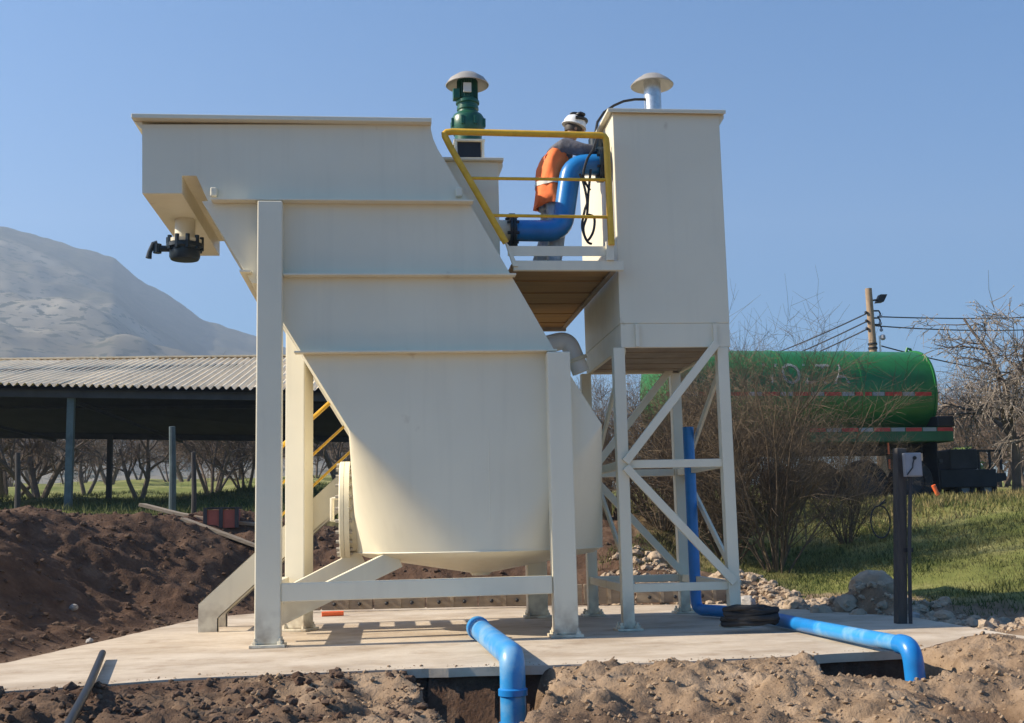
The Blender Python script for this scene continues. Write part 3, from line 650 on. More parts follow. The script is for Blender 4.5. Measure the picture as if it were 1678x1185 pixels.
for x in (LA, LB):
    for zz in (zm, zl_):
        mb = MB(); mb.bar((x, FYm + lw / 2, zz), (x, BYm - lw / 2, zz), 0.07, 0.085); mb.build('rail', M_CREAM, tw, bevel=0.004, smooth=0)
    mb = MB(); mb.bar((x + 0.07, FYm, zsk), (x + 0.07, BYm, zm), 0.03, 0.08); mb.build('diagonal_brace', M_CREAM, tw, smooth=0)
    mb = MB(); mb.bar((x + 0.07, BYm, zm), (x + 0.07, FYm, zl_), 0.03, 0.08); mb.build('diagonal_brace', M_CREAM, tw, smooth=0)
for x in (1043, 1170):
    a = P(x, 530, TF); mb = MB(); mb.box((a.x - 0.02, TF - 0.03, zsk + 0.005), (a.x + 0.02, TF + 0.003, ztb - 0.01)); mb.build('gusset', M_CREAM, tw, smooth=0)
# lower hopper of the tower going down behind the legs
vt = P(1070, 178, 12.75)
mb = MB(); mb.lathe([(0.10, ztt + 0.031), (0.10, P(1070, 135, 12.75).z)], (vt.x, 12.75, 0), n=24); vs_ = mb.build('vent_pipe', M_GALV, tw)
zc1 = P(1070, 127, 12.75).z
mb = MB(); mb.lathe([(0.03, zc1 + 0.01), (0.12, zc1 - 0.02), (0.20, zc1 - 0.065), (0.247, zc1 - 0.11), (0.252, zc1 - 0.10), (0.205, zc1 - 0.05), (0.12, zc1 + 0.012), (0.03, zc1 + 0.04)], (vt.x, 12.75, 0), n=40); mb.build('vent_cap', M_HAT, vs_)
c0 = V((vt.x - 0.09, 12.75, ztt + 0.20))
mb = MB(); mb.tube([P(1060, 163, 12.72), P(1040, 163, 12.72), P(1022, 166, 12.75), P(1006, 173, 12.78), P(990, 184, 12.8), P(979, 200, 12.8), P(975, 222, 12.8), P(974, 250, 12.8)], 0.016, 8)
tag(mb.build('vent_cable', M_BLACK), 'black cable looping from the vent pipe over the rim of the narrow tank', 'cable')
# pump and cables on the left face
def wob_tube(name, pts, r, m, label=None, cat=None, group=None, n=8, sub=6):
    pts = [V(p) for p in pts]; out = []
    for i in range(len(pts) - 1):
        p0, p1, p2, p3 = pts[max(i - 1, 0)], pts[i], pts[i + 1], pts[min(i + 2, len(pts) - 1)]
        for k in range(sub):
            t = k / sub; out.append(0.5 * ((2 * p1) + (p2 - p0) * t + (2 * p0 - 5 * p1 + 4 * p2 - p3) * t * t + (3 * p1 - p0 - 3 * p2 + p3) * t ** 3))
    out.append(pts[-1]); mb = MB(); mb.tube(out, r, n); o = mb.build(name, m); return tag(o, label, cat, group) if label else o
# ------------------------------------------------------------------ platform between the tanks
PF = 11.86
zfl = P(920, 427, PF).z; zbe = P(920, 443, PF).z
ppl = P(845, 443, PF).x; ppr = xa - 0.035
PBK = Q(915, 541, zbe).y
pf = thing('service_platform', 'steel service platform with brown planks and yellow guard rail between the two tanks', 'platform', (P(920, 440, PF).x, PF, zbe))
mb = MB(); mb.box((ppl - 0.02, PF, zbe), (ppr + 0.06, PF + 0.06, zfl)); mb.build('edge_beam', M_CREAM, pf, bevel=0.005, smooth=0)
tA, tB = P(832, 404, PF), P(1001, 406, PF)
mb = MB(); mb.box((tA.x, PF + 0.01, P(915, 419, PF).z), (tB.x, PF + 0.022, P(915, 403, PF).z)); mb.build('toe_board', M_CREAM, pf, smooth=0)
np_ = 11
for k in range(np_):
    y0 = PF + 0.07 + (PBK - PF - 0.1) * k / np_; y1 = PF + 0.07 + (PBK - PF - 0.1) * (k + 1) / np_ - 0.01
    zz = (zbe + zfl) / 2; 
    x0 = ppl - 0.05
    mb = MB(); mb.box((x0 + (0.5 * (y0 - PF) / (PBK - PF)), y0, zz - 0.02 + 0.01 * (k % 2)), (ppr, y1, zz + 0.03)); mb.build('plank', M_PLANK, pf, bevel=0.005, smooth=0)
mb = MB(); mb.box((ppr - 0.06, PF + 0.061, zbe + 0.01), (ppr - 0.002, PBK, (zbe + zfl) / 2 - 0.021)); mb.build('side_angle', M_UNDERSHADE, pf, smooth=0)
mb = MB(); mb.box((ppl + 0.3, PBK - 0.07, zbe - 0.02), (ppr, PBK, zfl)); mb.build('edge_beam', M_UNDERSHADE, pf, smooth=0)
RY = PF - 0.03
def RP(x, y): return P(x, y, RY)
gr_ = MB()
pts = [RP(829, 398), RP(738, 240)]
c0, c1, c2, c3 = RP(738, 241), RP(729, 223), RP(731, 217), RP(741, 216)
arc = [c0, c1, RP(728.5, 219), c2, c3]
gr_.tube([RP(829, 398)] + arc + [RP(984, 222), RP(990, 223.5), RP(993, 228), RP(994, 236), RP(1002, 402)], 0.036, 12)
rail = gr_.build('guard_rail', M_YELLOW, pf)
for (a, b) in (((769, 292), (998, 295)), ((804, 353), (1000, 356))):
    mb = MB(); mb.tube([RP(*a), RP(*b)], 0.017, 10); mb.build('mid_rail', M_YELLOW, rail)
mb = MB(); mb.box((RP(997, 410).x - 0.02, RY + 0.0, zfl), (RP(1003, 410).x + 0.02, RY + 0.05, P(1000, 395, RY).z)); mb.build('rail_bracket', M_CREAM, pf, smooth=0)
mb = MB(); a = RP(829, 398); mb.prism([RP(828, 396), RP(834, 402), RP(849, 436), RP(841, 436)], (0, 0.05, 0)); mb.build('rail_bracket', M_CREAM, pf, smooth=0)

# blue pipe across the platform
BY = 12.32
k_m = 13.0 / F_PX
bp = thing('blue_process_pipe', 'blue pipe with two bends rising across the platform into the narrow tank', 'pipe', P(930, 400, BY))
def bend(p0, pc, p1, r, n=7):
    out = []
    a = (V(p0) - V(pc)).normalized() * r + V(pc); b = (V(p1) - V(pc)).normalized() * r + V(pc)
    for i in range(n + 1):
        t = i / n; out.append(a * (1 - t) ** 2 + V(pc) * 2 * t * (1 - t) + b * t * t)
    return out
a0, a1, a2, a3 = P(846, 378, BY), P(921, 379, BY), P(936, 271, BY), V((xa - 0.12, BY, P(975, 270, BY).z))
mb = MB(); mb.tube([a0] + bend(a0, a1, a2, 0.17) + bend(a1, a2, a3, 0.17) + [a3], 0.118, 24); mb.build('pipe_run', M_BLUE, bp)
def flange(parent, c, ax, r, m, n=8, th=0.03, bolts=True, gap=0.0):
    mb = MB(); mb.lathe([(r, -th), (r, -0.003)], c, ax, 28); mb.lathe([(r, 0.003), (r, th)], c, ax, 28); o = mb.build('flange', m, parent)
    if bolts:
        axv = V(ax).normalized(); u = axv.orthogonal().normalized(); w_ = axv.cross(u)
        for k in range(n):
            a = 2 * pi * (k + .5) / n; mb = MB(); mb.lathe([(0.017, -th - 0.035), (0.017, th + 0.035)], V(c) + (u * cos(a) + w_ * sin(a)) * r * 0.82, ax, 6); mb.build('bolt', m, o, smooth=0)
    return o
flange(bp, P(836, 378, BY) + V((0.02, 0, 0)), (1, 0, 0), 0.19, M_VALVE)
flange(bp, V((xa - 0.10, BY, a3.z)), (1, 0, 0), 0.20, M_VALVE)
mb = MB(); mb.tube([V((hb.x + 0.002, BY, a0.z)), P(836, 378, BY) - V((0.01, 0, 0))], 0.115, 20); mb.build('pipe_stub', M_CREAM, bp)
mb = MB(); mb.tube([V((xa - 0.07, BY, a3.z)), V((xa - 0.001, BY, a3.z))], 0.125, 20); mb.build('pipe_stub', M_CREAM, bp)
# cables hanging by the narrow tank
CYb = 12.16
for pts, lab in (([(950, 285), (956, 300), (962, 330), (958, 345), (954, 372), (962, 395), (970, 400)], 'black cable coil hanging on the narrow tank beside the blue pipe'),
                 ([(968, 278), (964, 320), (962, 352), (956, 375), (962, 394), (972, 380), (974, 358), (965, 352), (960, 356)], 'black looped cable hanging lowest under the blue pipe bend'),
                 ([(978, 225), (972, 245), (962, 262), (956, 290), (967, 312)], 'black cable running down behind the upper pipe flange')):
    wob_tube('hanging_cable', [P(x, y, CYb) for x, y in pts], 0.014, M_BLACK, lab, 'cable', 'cables hanging at the narrow tank')
sb = P(975, 246, 12.5)
sv = thing('valve_actuator', 'dark grey actuator above the pipe flange, where the worker reaches', 'actuator', sb)
mb = MB(); mb.lathe([(0.05, -0.08), (0.09, -0.06), (0.09, 0.07), (0.06, 0.10)], sb + V((0, -0.1, 0.02)), n=20); mb.build('housing', M_VALVE, sv)
mb = MB(); mb.tube([sb + V((0, -0.1, -0.05)), V((sb.x, sb.y - 0.1, a3.z + 0.1))], 0.03, 10); mb.build('stem', M_GALV, sv)
mb = MB(); mb.tube([sb + V((-0.02, -0.12, 0.06)), sb + V((0.06, -0.2, 0.10)), sb + V((0.10, -0.2, 0.0))], 0.018, 8); mb.build('lead', M_METER, sv)
# curved outlet between the tanks below the platform
oc = thing('white_outlet_elbow', 'white curved pipe elbow below the platform, behind the right front post', 'pipe', P(925, 575, 13.2))
e0, e1, e2 = P(895, 565, 13.2), P(930, 556, 13.2), P(944, 590, 13.2)
mb = MB(); mb.tube([e0] + bend(e0, e1, e2, 0.12) + [e2, e2 + (e2 - e1) * 0.6], 0.105, 20); mb.build('elbow', M_WHITE, oc)
mb = MB(); mb.lathe([(0.135, -0.02), (0.135, 0.02)], e2, e2 - e1, 24); mb.build('flange', M_CREAM, oc)

# ------------------------------------------------------------------ stair on the left behind the post
st = thing('steel_stair', 'cream steel stair with yellow handrails climbing behind the left posts', 'stair', Q(345, 1036, 0))
def stairline(t, off=0.0):
    f = P(341, 1030, 13.62); g = P(575, 770, 13.62)
    n = V((-(g - f).y, (g - f).x, 0)).normalized()
    return f, g, n
f0, g0, nn = stairline(0)
hd = V((g0.x - f0.x, g0.y - f0.y, 0)).normalized()
rise = (P(570, 790, 14.2).z - P(345, 1000, 13.2).z)
p_knee = V((f0.x, f0.y, P(341, 1003, f0.y).z))
p_top = P(590, 772, 13.62)
sdir = (p_top - p_knee).normalized()
p_end = p_knee + sdir * 3.6
for k, off in enumerate((0.0, 0.72)):
    o_ = nn * off
    mb = MB(); hgt = 0.21; upv = sdir.cross(nn).normalized(); upv = upv if upv.z > 0 else -upv
    a = p_knee + o_; b = p_knee + o_ + sdir * 3.3
    hv = V((0, 0, 0.13 / max(0.3, upv.z)))
    w2 = hd * 0.11
    poly = [V((a.x, a.y, 0.003)) - w2 , V((a.x, a.y, 0.003)) + w2, a + w2 + V((0, 0, -0.07)), b + V((0, 0, -0.23)), b + V((0, 0, 0.18)), a - w2 + V((0, 0, 0.10))]
    mb.prism([q + nn * 0.0 for q in poly], nn * 0.012); mb.build('stringer', M_CREAM, st, smooth=0)
    # flanges of the channel
    fl = MB(); sgn = -1 if k == 0 else 1
    fl.prism([poly[2], poly[3], poly[3] + V((0, 0, 0.012)), poly[2] + V((0, 0, 0.012))], nn * 0.07); fl.prism([poly[5], poly[4], poly[4] - V((0, 0, 0.012)), poly[5] - V((0, 0, 0.012))], nn * 0.07)
    fl.prism([poly[1], poly[2], poly[2] - hd * 0.012, poly[1] - hd * 0.012], nn * 0.07)
    fl.build('channel_flange', M_CREAM, st, smooth=0)
for k in range(13):
    c = p_knee + sdir * (0.15 + k * 0.25) + V((0, 0, -0.02)); mb = MB()
    q = [c + nn * 0.02 - hd * 0.11, c + nn * 0.02 + hd * 0.11, c + nn * 0.70 + hd * 0.11, c + nn * 0.70 - hd * 0.11]
    mb.prism(q, (0, 0, 0.02)); mb.build('tread', M_GALV, st, smooth=0)
for off in (0.0,):
    for hgt in (1.12, 0.69, 0.33):
        a = p_knee + nn * off + V((0, 0, hgt)) + sdir * 0.92; b = p_knee + nn * off + V((0, 0, hgt)) + sdir * 3.3
        mb = MB(); mb.tube([a, b], 0.025 if hgt > 0.9 else 0.016, 8); mb.build('handrail', M_YELLOW, st)
    for t in (0.93, 3.2):
        a = p_knee + nn * off + sdir * t; mb = MB(); mb.tube([a + V((0, 0, 0.05)), a + V((0, 0, 1.12))], 0.022, 8); mb.build('handrail_post', M_YELLOW, st)

# ------------------------------------------------------------------ pipes on and beside the slab
fp = thing('blue_stub_pipe', 'short pale blue pipe lying on the slab and bending down into the front pit', 'pipe', Q(846, 1080, 0))
rp = 0.10
b0, b1 = Q(783, 1029, 0.10), Q(839, 1072, 0.115)
b1 = Q(837, 1073, 0.10); b2 = V((b1.x + 0.0, b1.y - 0.015, -1.15))
b1c = b1 + (b1 - b0).normalized() * 0.08
b2 = V((b1c.x, b1c.y, -1.15))
mb = MB(); mb.tube([b0] + bend(b0, b1c, b2, 0.13, 10) + [V((b1c.x, b1c.y, -0.2)), b2], rp, 24, cap=False); mb.build('pipe_run', M_BLUEDUST, fp)
dirp = (b1 - b0).normalized()
mb = MB(); mb.lathe([(rp + 0.001, -0.02), (rp + 0.016, -0.01), (rp + 0.016, 0.10), (rp + 0.001, 0.11), (rp + 0.001, 0.14), (rp + 0.012, 0.145), (rp + 0.012, 0.17), (rp + 0.001, 0.18)], b0, dirp, 24)
mb.build('socket', M_BLUEDUST, fp)
mb = MB(); mb.lathe([(0.001, -0.024), (rp - 0.012, -0.022), (rp - 0.012, -0.021), (0.001, -0.0205)], b0, dirp, 24); mb.build('bore_shade_disc', M_BLACK, fp)  # black disc paints the dark inside of the open pipe end
for zz in (-0.17, -0.42):
    mb = MB(); mb.lathe([(rp + 0.001, zz - 0.03), (rp + 0.014, zz - 0.025), (rp + 0.014, zz + 0.02), (rp + 0.001, zz + 0.03)], (b1c.x, b1c.y, 0), n=24); mb.build('coupling', M_BLUE, fp)
lp = thing('blue_drain_pipe', 'long blue pipe rising behind the narrow tank and running right over the slab', 'pipe', Q(1140, 992, 0))
r2 = 0.066
z0 = 0.085
d0 = P(1136, 700, 14.75); 
d1 = Q(1141, 999, z0); d0 = V((d1.x, d1.y, P(1136, 700, d1.y).z))
d2 = Q(1220, 1004, z0); d3 = Q(1330, 1027, z0); d4 = Q(1488, 1058, z0 + 0.02); d5 = V((Q(1505, 1072, 0).x, d4.y - 0.03, -1.1))
mb = MB(); mb.tube([d0] + bend(d0, d1, d2, 0.12) + bend(d1, d2, d3, 0.15) + bend(d2, d3, d4, 0.2), r2, 18); mb.build('riser', M_BLUE, lp)
mb = MB(); mb.tube([bend(d2, d3, d4, 0.2)[-1], d4 + (d4 - d3).normalized() * -0.02], r2, 18); mb.build('pipe_run', M_BLUEDUST, lp)
d4b = d4 + (d4 - d3).normalized() * 0.05; d5 = V((d4b.x + 0.10, d4b.y - 0.02, -1.1))
mb = MB(); mb.tube([d4 - (d4 - d3).normalized() * 0.14] + bend(d4 - (d4 - d3).normalized() * 0.3, d4b, d5, 0.12) + [V((d4b.x + 0.02, d4b.y, -0.2))], r2 + 0.012, 18); mb.build('elbow', M_BLUE, lp)
mb = MB(); mb.tube([V((d4b.x + 0.012, d4b.y, -0.08)), d5], r2, 18); mb.build('drop_pipe', M_BLUE, lp)
# black pipe stub in the foreground on the left
s0, s1 = Q(168, 1074, 0.04), V((0, 0, 0))
s1 = Q(113, 1186, -0.02); sm = Q(146, 1124, 0.045)
mb = MB(); mb.tube([s1 + (s1 - sm) * 0.6 - V((0, 0, 0.06)), s1, sm, s0 + V((0, 0, 0.02))], 0.030, 14)
bpipe = mb.build('black_pipe', M_BLACK); tag(bpipe, 'black plastic pipe sticking out of the dirt over the left front edge of the slab', 'pipe')
# black hose heap by the right tower leg
rg = random.Random(5); pts = []
hc_ = Q(1230, 1026, 0.06)
for i in range(60):
    a = i * 0.62; r_ = 0.15 + 0.08 * rg.random(); pts.append(hc_ + V((cos(a) * (r_ + 0.05), sin(a) * r_ * 0.8, 0.02 + 0.0028 * i + rg.uniform(-.012, .012))))
wob_tube('hose_coil', pts, 0.028, M_RUBBER, 'heap of coiled black hose on the slab beside the right front tower leg', 'hose', sub=3)

# ------------------------------------------------------------------ things behind the slab
rfm = random.Random(11)
fa, fb_ = Q(440, 1003, 0.02), Q(1215, 985, 0.02)
nfw = 9
ORD = ['leftmost', 'second from left', 'third from left', 'fourth from left', 'middle', 'fourth from right', 'third from right', 'second from right', 'rightmost']
for k in range(nfw):
    p = fa.lerp(fb_, k / nfw); q = fa.lerp(fb_, (k + 1) / nfw); dv = (q - p).normalized(); nv = V((-dv.y, dv.x, 0))
    p = p + dv * 0.012 + nv * rfm.uniform(0.0, 0.05); q = q - dv * 0.012 + nv * rfm.uniform(0, 0.05)
    fo = thing('formwork_board', 'weathered formwork board, number standing along the back edge of the slab', 'board', p, 'formwork boards along the back edge of the slab')
    fo['label'] = ORD[k] + ' formwork board in the row standing along the back edge of the slab'
    mb = MB(); mb.bar(p + V((0, 0, 0.14)), q + V((0, 0, 0.14)), 0.05, 0.27); mb.build('panel', M_FORM, fo, bevel=0.005, smooth=0)
    L_ = (q - p).length
    for t in (0.25, 0.75):
        for zz in (0.08, 0.19):
            c = p.lerp(q, t) + V((0, 0, zz)); mb = MB(); mb.lathe([(0.025, 0.0), (0.025, 0.06), (0.012, 0.07)], c, -nv, 8); mb.build('form_tie', M_CHASSIS, fo)
    c = p.lerp(q, 0.5); mb = MB(); mb.bar(c + V((0, 0, 0.005)) - nv * 0.033, c + V((0, 0, 0.275)) - nv * 0.033, 0.05, 0.014, nv); mb.build('batten', M_TIMBER, fo, smooth=0)
op = Q(545, 1006, 0.03)
mb = MB(); mb.tube([op + V((-0.14, 0, 0)), op + V((0.14, 0.03, 0))], 0.035, 10); tag(mb.build('orange_marker', M_CONE), 'short orange plastic tube lying at the back of the slab under the tank', 'tube')

def on_ground(px, depth, off=0.0):
    """point of the ground at that depth in the picture's column"""
    p = D(px, 850, depth); return V((p.x, p.y, gh(p.x, p.y) + off))
# long warped plank on the bank
pa, pb = on_ground(232, 19.3, 0.24), on_ground(432, 19.0, 0.05)
pl = [pa, pa.lerp(pb, 0.3) + V((0, 0, -0.05)), pa.lerp(pb, 0.6) + V((0, 0, -0.05)), pb]
mb = MB()
for i in range(3): mb.bar(pl[i], pl[i + 1], 0.24, 0.055)
tag(mb.build('timber_plank', M_TIMBER, bevel=0.006, smooth=0), 'long bowed grey timber plank lying on the earth bank below the red crate', 'plank')
mb = MB(); pq = on_ground(300, 18.6, 0.03); mb.bar(pq, on_ground(425, 18.4, 0.05), 0.2, 0.05); tag(mb.build('timber_plank', M_TIMBER, bevel=0.006, smooth=0), 'short straight timber plank half buried just under the long bowed plank', 'plank')
# red crate
rc_ = on_ground(362, 18.7, 0.0)
rcr = thing('red_crate', 'faded red wooden crate with two front panels standing on the bank under the shed', 'crate', rc_)
w, h, dp = 0.56, 0.31, 0.4
mb = MB(); mb.box((rc_.x - w / 2 + 0.02, rc_.y + 0.02, rc_.z), (rc_.x + w / 2 - 0.02, rc_.y + dp, rc_.z + h - 0.02)); mb.build('box', M_CRATE, rcr, smooth=0)
mb = MB()
for sx in (-1, 0, 1): mb.box((rc_.x + sx * (w / 2 - 0.03) - 0.03, rc_.y - 0.01, rc_.z), (rc_.x + sx * (w / 2 - 0.03) + 0.03, rc_.y + 0.018, rc_.z + h))
mb.box((rc_.x - w / 2, rc_.y - 0.012, rc_.z + h - 0.001), (rc_.x + w / 2, rc_.y + dp + 0.02, rc_.z + h + 0.02)); mb.build('frame', M_SHEDDARK, rcr, smooth=0)
# rubble and rocks
rr = random.Random(23)
def rock(px, py, dep, r, label, m, sq=(1, 0.9, 0.75)):
    c = D(px, py, dep); c.z = gh(c.x, c.y) + r * 0.35
    mb = MB(); mb.ico((0, 0, 0), r, rr, 0.16, sq, 2); o = mb.build('rock', m, smooth=50); o.location = c; o.rotation_euler = (rr.uniform(-.4, .4), rr.uniform(-.4, .4), rr.uniform(0, 6))
    return tag(o, label, 'rock', 'rocks at the edge of the slab')
rock(1547, 990, 12.6, 0.105, 'rounded tan rock right of the meter post on the dirt edge', M_ROCK)
rock(1497, 985, 12.9, 0.075, 'small white rock just right of the foot of the meter post', M_GREYROCK)
rock(1428, 935, 14.2, 0.27, 'biggest pale clay boulder on top of the rubble left of the meter post', M_ROCK, (1.1, 0.8, 0.8))
rock(1385, 950, 13.9, 0.16, 'pale yellow boulder leaning against the left of the biggest boulder', M_ROCK)
rock(1405, 992, 13.4, 0.12, 'tan stone at the foot of the rubble heap by the slab edge', M_ROCK)
rock(1345, 985, 13.8, 0.14, 'brown lump of clay left of the rubble heap by the slab', M_ROCK)
rock(1300, 960, 14.6, 0.15, 'pinkish clay lump between the bush and the rubble heap', M_ROCK)
rock(1222, 965, 15.4, 0.13, 'greyish stone behind the right front leg of the narrow tank', M_GREYROCK)
rock(1186, 920, 16.6, 0.17, 'brown boulder seen between the right legs of the narrow tank', M_ROCK)
rock(1075, 905, 17.4, 0.14, 'dusty stone on the bank seen between the tower legs', M_ROCK)
rock(125, 835, 13.9, 0.055, 'small light stone lying near the crest of the dark earth mound', M_GREYROCK)
rock(150, 940, 12.4, 0.045, 'pale pebble halfway up the dark earth mound', M_GREYROCK)

def scatter(name, n, region, size, m, seed, label, keep=None, sub=0, pw=3.2, onslab=False):
    rg = random.Random(seed); mb = MB(); k = 0; nprng = np.random.RandomState(seed)
    X = nprng.uniform(region[0], region[1], n * 3); Y = nprng.uniform(region[2], region[3], n * 3)
    sd_ = slab_sd(X, Y); ok = sd_ > (-9 if onslab else 0.03)
    if keep is not None: ok &= keep(X, Y, sd_)
    X, Y = X[ok][:n], Y[ok][:n]; Z = X * 0 if onslab else ground_h(X, Y)
    for x, y, z in zip(X, Y, Z):
        u = rg.random(); r = size[0] + (size[1] - size[0]) * u ** (pw * 2.6)
        mb.ico((x, y, z + r * 0.25), r, rg, 0.28, (1, rg.uniform(.7, 1), rg.uniform(.55, .9)), 1 if r > 0.045 else 0)
    o = mb.build(name, m, smooth=0, recalc=False); return tag(o, label, None, None, 'stuff')
inv = lambda X, Y: X * cos(YAW) - Y * sin(YAW)
scatter('dirt_clods', 15000, (-4.5, 6.2, 5.6, 10.9), (0.004, 0.026), M_CLOD, 1, 'loose tan clods and stones on the dug ground in front of the slab', lambda X, Y, s: (Y < np.interp(X, FX, FY)) & (inv(X, Y) > -1.6 + np.sin(X * 9) * 0.5))
scatter('dark_clods', 7000, (-4.8, 0.5, 5.6, 10.6), (0.006, 0.048), M_DARKCLOD, 2, 'dark damp clods along the left front of the slab', lambda X, Y, s: (Y < np.interp(X, FX, FY)) & (inv(X, Y) < -0.8 + np.sin(X * 9) * 0.6))
scatter('bank_clods', 9000, (-6.5, 3.5, 10.0, 21.5), (0.007, 0.052), M_DARKCLOD, 3, 'dark lumps of earth over the dug bank behind the slab', lambda X, Y, s: (Y > np.interp(X, FX, FY) + 0.5) & (inv(X, Y) < 2.2))
scatter('rubble', 4200, (1.0, 6.6, 10.8, 18.5), (0.01, 0.085), M_ROCK, 4, 'tan rubble along the right and back edge of the slab', lambda X, Y, s: (Y > np.interp(X, FX, FY) + 0.5) & (inv(X, Y) > 1.0) & (s < 0.9 + 1.2 * np.sin(X * 2.1) ** 2) , pw=2.4)

scatter('spilled_dirt', 900, (-4.5, 5.2, 8.4, 10.4), (0.004, 0.016), M_CLOD, 8, 'crumbs of dirt spilled on the front edge of the slab', lambda X, Y, s: (s < -0.0) & (s > -0.22) & (Y < np.interp(X, FX, FY) + 0.35), onslab=True)
# grass
def blades(name, n, region, hgt, m, seed, label, keep):
    rg = np.random.RandomState(seed); X = rg.uniform(region[0], region[1], n); Y = rg.uniform(region[2], region[3], n)
    ok = keep(X, Y); X, Y = X[ok], Y[ok]; Z = ground_h(X, Y); n = len(X)
    a = rg.uniform(0, 2 * pi, n); h = rg.uniform(hgt[0], hgt[1], n) * (0.6 + 0.9 * np.clip(fbm(X, Y, 0.9, 3, seed) + 0.5, 0, 1)); w = h * rg.uniform(0.06, 0.13, n)
    lx, ly = rg.normal(0, 0.45, n) * h, rg.normal(0, 0.45, n) * h
    co = np.zeros((n, 3, 3), np.float32)
    co[:, 0] = np.stack([X - np.cos(a) * w, Y - np.sin(a) * w, Z - 0.01], -1); co[:, 1] = np.stack([X + np.cos(a) * w, Y + np.sin(a) * w, Z - 0.01], -1); co[:, 2] = np.stack([X + lx, Y + ly, Z + h], -1)
    me = bpy.data.meshes.new(name); me.vertices.add(n * 3); me.vertices.foreach_set('co', co.ravel()); me.loops.add(n * 3); me.loops.foreach_set('vertex_index', np.arange(n * 3, dtype=np.int32))
    me.polygons.add(n); me.polygons.foreach_set('loop_start', np.arange(0, n * 3, 3, dtype=np.int32)); me.polygons.foreach_set('loop_total', np.full(n, 3, np.int32)); me.update(calc_edges=True); me.materials.append(m)
    o = bpy.data.objects.new(name, me); COL.objects.link(o); return tag(o, label, None, None, 'stuff')
def on_right(X, Y, s0=1.2):
    l = inv(X, Y); return (l > 2.0 + 0.8 * np.sin(Y)) & (slab_sd(X, Y) > s0 + fbm(X, Y, 0.9, 3, 9) * 1.3) & (Y > 11)
blades('grass', 90000, (2.5, 13, 11.5, 25), (0.025, 0.08), M_GRASS, 1, 'short green grass on the slope right of the slab', lambda X, Y: on_right(X, Y))
blades('dry_grass', 26000, (3, 16, 20, 34), (0.05, 0.16), M_DRYGRASS, 2, 'dry yellowish grass along the top of the slope by the tanker', lambda X, Y: on_right(X, Y, 6.0))
blades('field_grass', 60000, (-16, 6, 21, 60), (0.05, 0.20), M_GRASS, 3, 'green grass in the field beyond the open shed', lambda X, Y: (inv(X, Y) < 3) & (X * sin(YAW) + Y * cos(YAW) > 22))

# ------------------------------------------------------------------ trees
def grow(rng, mb_wood, mb_twig, p, d, length, rad, level, P_):
    segs = P_['segs'][level]; pts = [V(p)]; d = V(d).normalized(); rs = [rad]
    for i in range(segs):
        d = (d + V((rng.gauss(0, 1), rng.gauss(0, 1), rng.gauss(0, 1))) * P_['bend'][level] + V((0, 0, P_['lift'][level]))).normalized()
        pts.append(pts[-1] + d * length / segs); rs.append(rad * (1 - (1 - P_['taper'][level]) * (i + 1) / segs))
    tgt = mb_wood if level < P_['wood_levels'] else mb_twig
    tgt.tube(pts, rs, P_['sides'][level], cap=False)
    if level + 1 >= P_['levels']: return pts
    nch = P_['kids'][level]; nch = max(1, int(round(nch * rng.uniform(0.75, 1.25))))
    for c in range(nch):
        t = rng.uniform(P_['from'][level], 1.0); fi = t * segs; i = min(int(fi), segs - 1); q = pts[i].lerp(pts[i + 1], fi - i)
        ax = (pts[i + 1] - pts[i]).normalized(); perp = ax.cross(V((rng.gauss(0, 1), rng.gauss(0, 1), rng.gauss(0, 1)))).normalized()
        ang = RAD(rng.uniform(*P_['angle'][level])); nd = ax * cos(ang) + perp * sin(ang)
        grow(rng, mb_wood, mb_twig, q, nd, length * rng.uniform(*P_['len'][level]), max(P_['rmin'], rs[min(i, len(rs) - 1)] * rng.uniform(0.45, 0.7)), level + 1, P_)
    return pts
TREE = dict(levels=5, wood_levels=3, segs=[5, 5, 4, 3, 2], bend=[0.12, 0.2, 0.22, 0.25, 0.2], lift=[0.05, 0.06, 0.03, 0.03, 0.0], taper=[0.65, 0.45, 0.4, 0.4, 0.4],
            sides=[8, 6, 4, 3, 3], kids=[5, 5, 6, 6], **{'from': [0.35, 0.25, 0.2, 0.1]}, angle=[(25, 60), (25, 65), (25, 70), (25, 70)], len=[(0.6, 0.95), (0.4, 0.7), (0.4, 0.7), (0.4, 0.8)], rmin=0.006)
SHRUB = dict(TREE, levels=4, wood_levels=1, segs=[6, 4, 3, 2], bend=[0.07, 0.09, 0.12, 0.12], lift=[0.03, 0.05, 0.03, 0.0], taper=[0.3, 0.4, 0.4, 0.5], sides=[5, 3, 3, 3], kids=[8, 6, 5],
             **{'from': [0.15, 0.15, 0.1]}, angle=[(15, 50), (20, 60), (20, 60)], len=[(0.28, 0.52), (0.35, 0.7), (0.4, 0.8)], rmin=0.0026)
def make_tree(name, seed, label, cat, height, stems, P_, wm, tm, spread=(20, 45), loc=(0, 0, 0), rz=0.0, group=None, rad=0.10):
    rng = random.Random(seed); w, t = MB(), MB()
    for s in range(stems):
        a = 2 * pi * s / stems + rng.uniform(-.5, .5); sp = RAD(rng.uniform(*spread)) if stems > 1 else RAD(rng.uniform(0, 8))
        b = V((cos(a), sin(a), 0)) * (0.12 * height * 0.25 if stems > 1 else 0) * rng.uniform(.3, 1)
        grow(rng, w, t, b - V((0, 0, 0.1)), V((cos(a) * sin(sp), sin(a) * sin(sp), cos(sp))), height * rng.uniform(0.5, 0.66), rad * rng.uniform(0.6, 1.0), 0, P_)
    o = thing(name, label, cat, loc, group, local=True, rz=rz)
    w.build('trunk', wm, o, recalc=False); t.build('crown', tm, o, recalc=False); return o
G_ORCH = 'bare trees in the field beyond the shed'
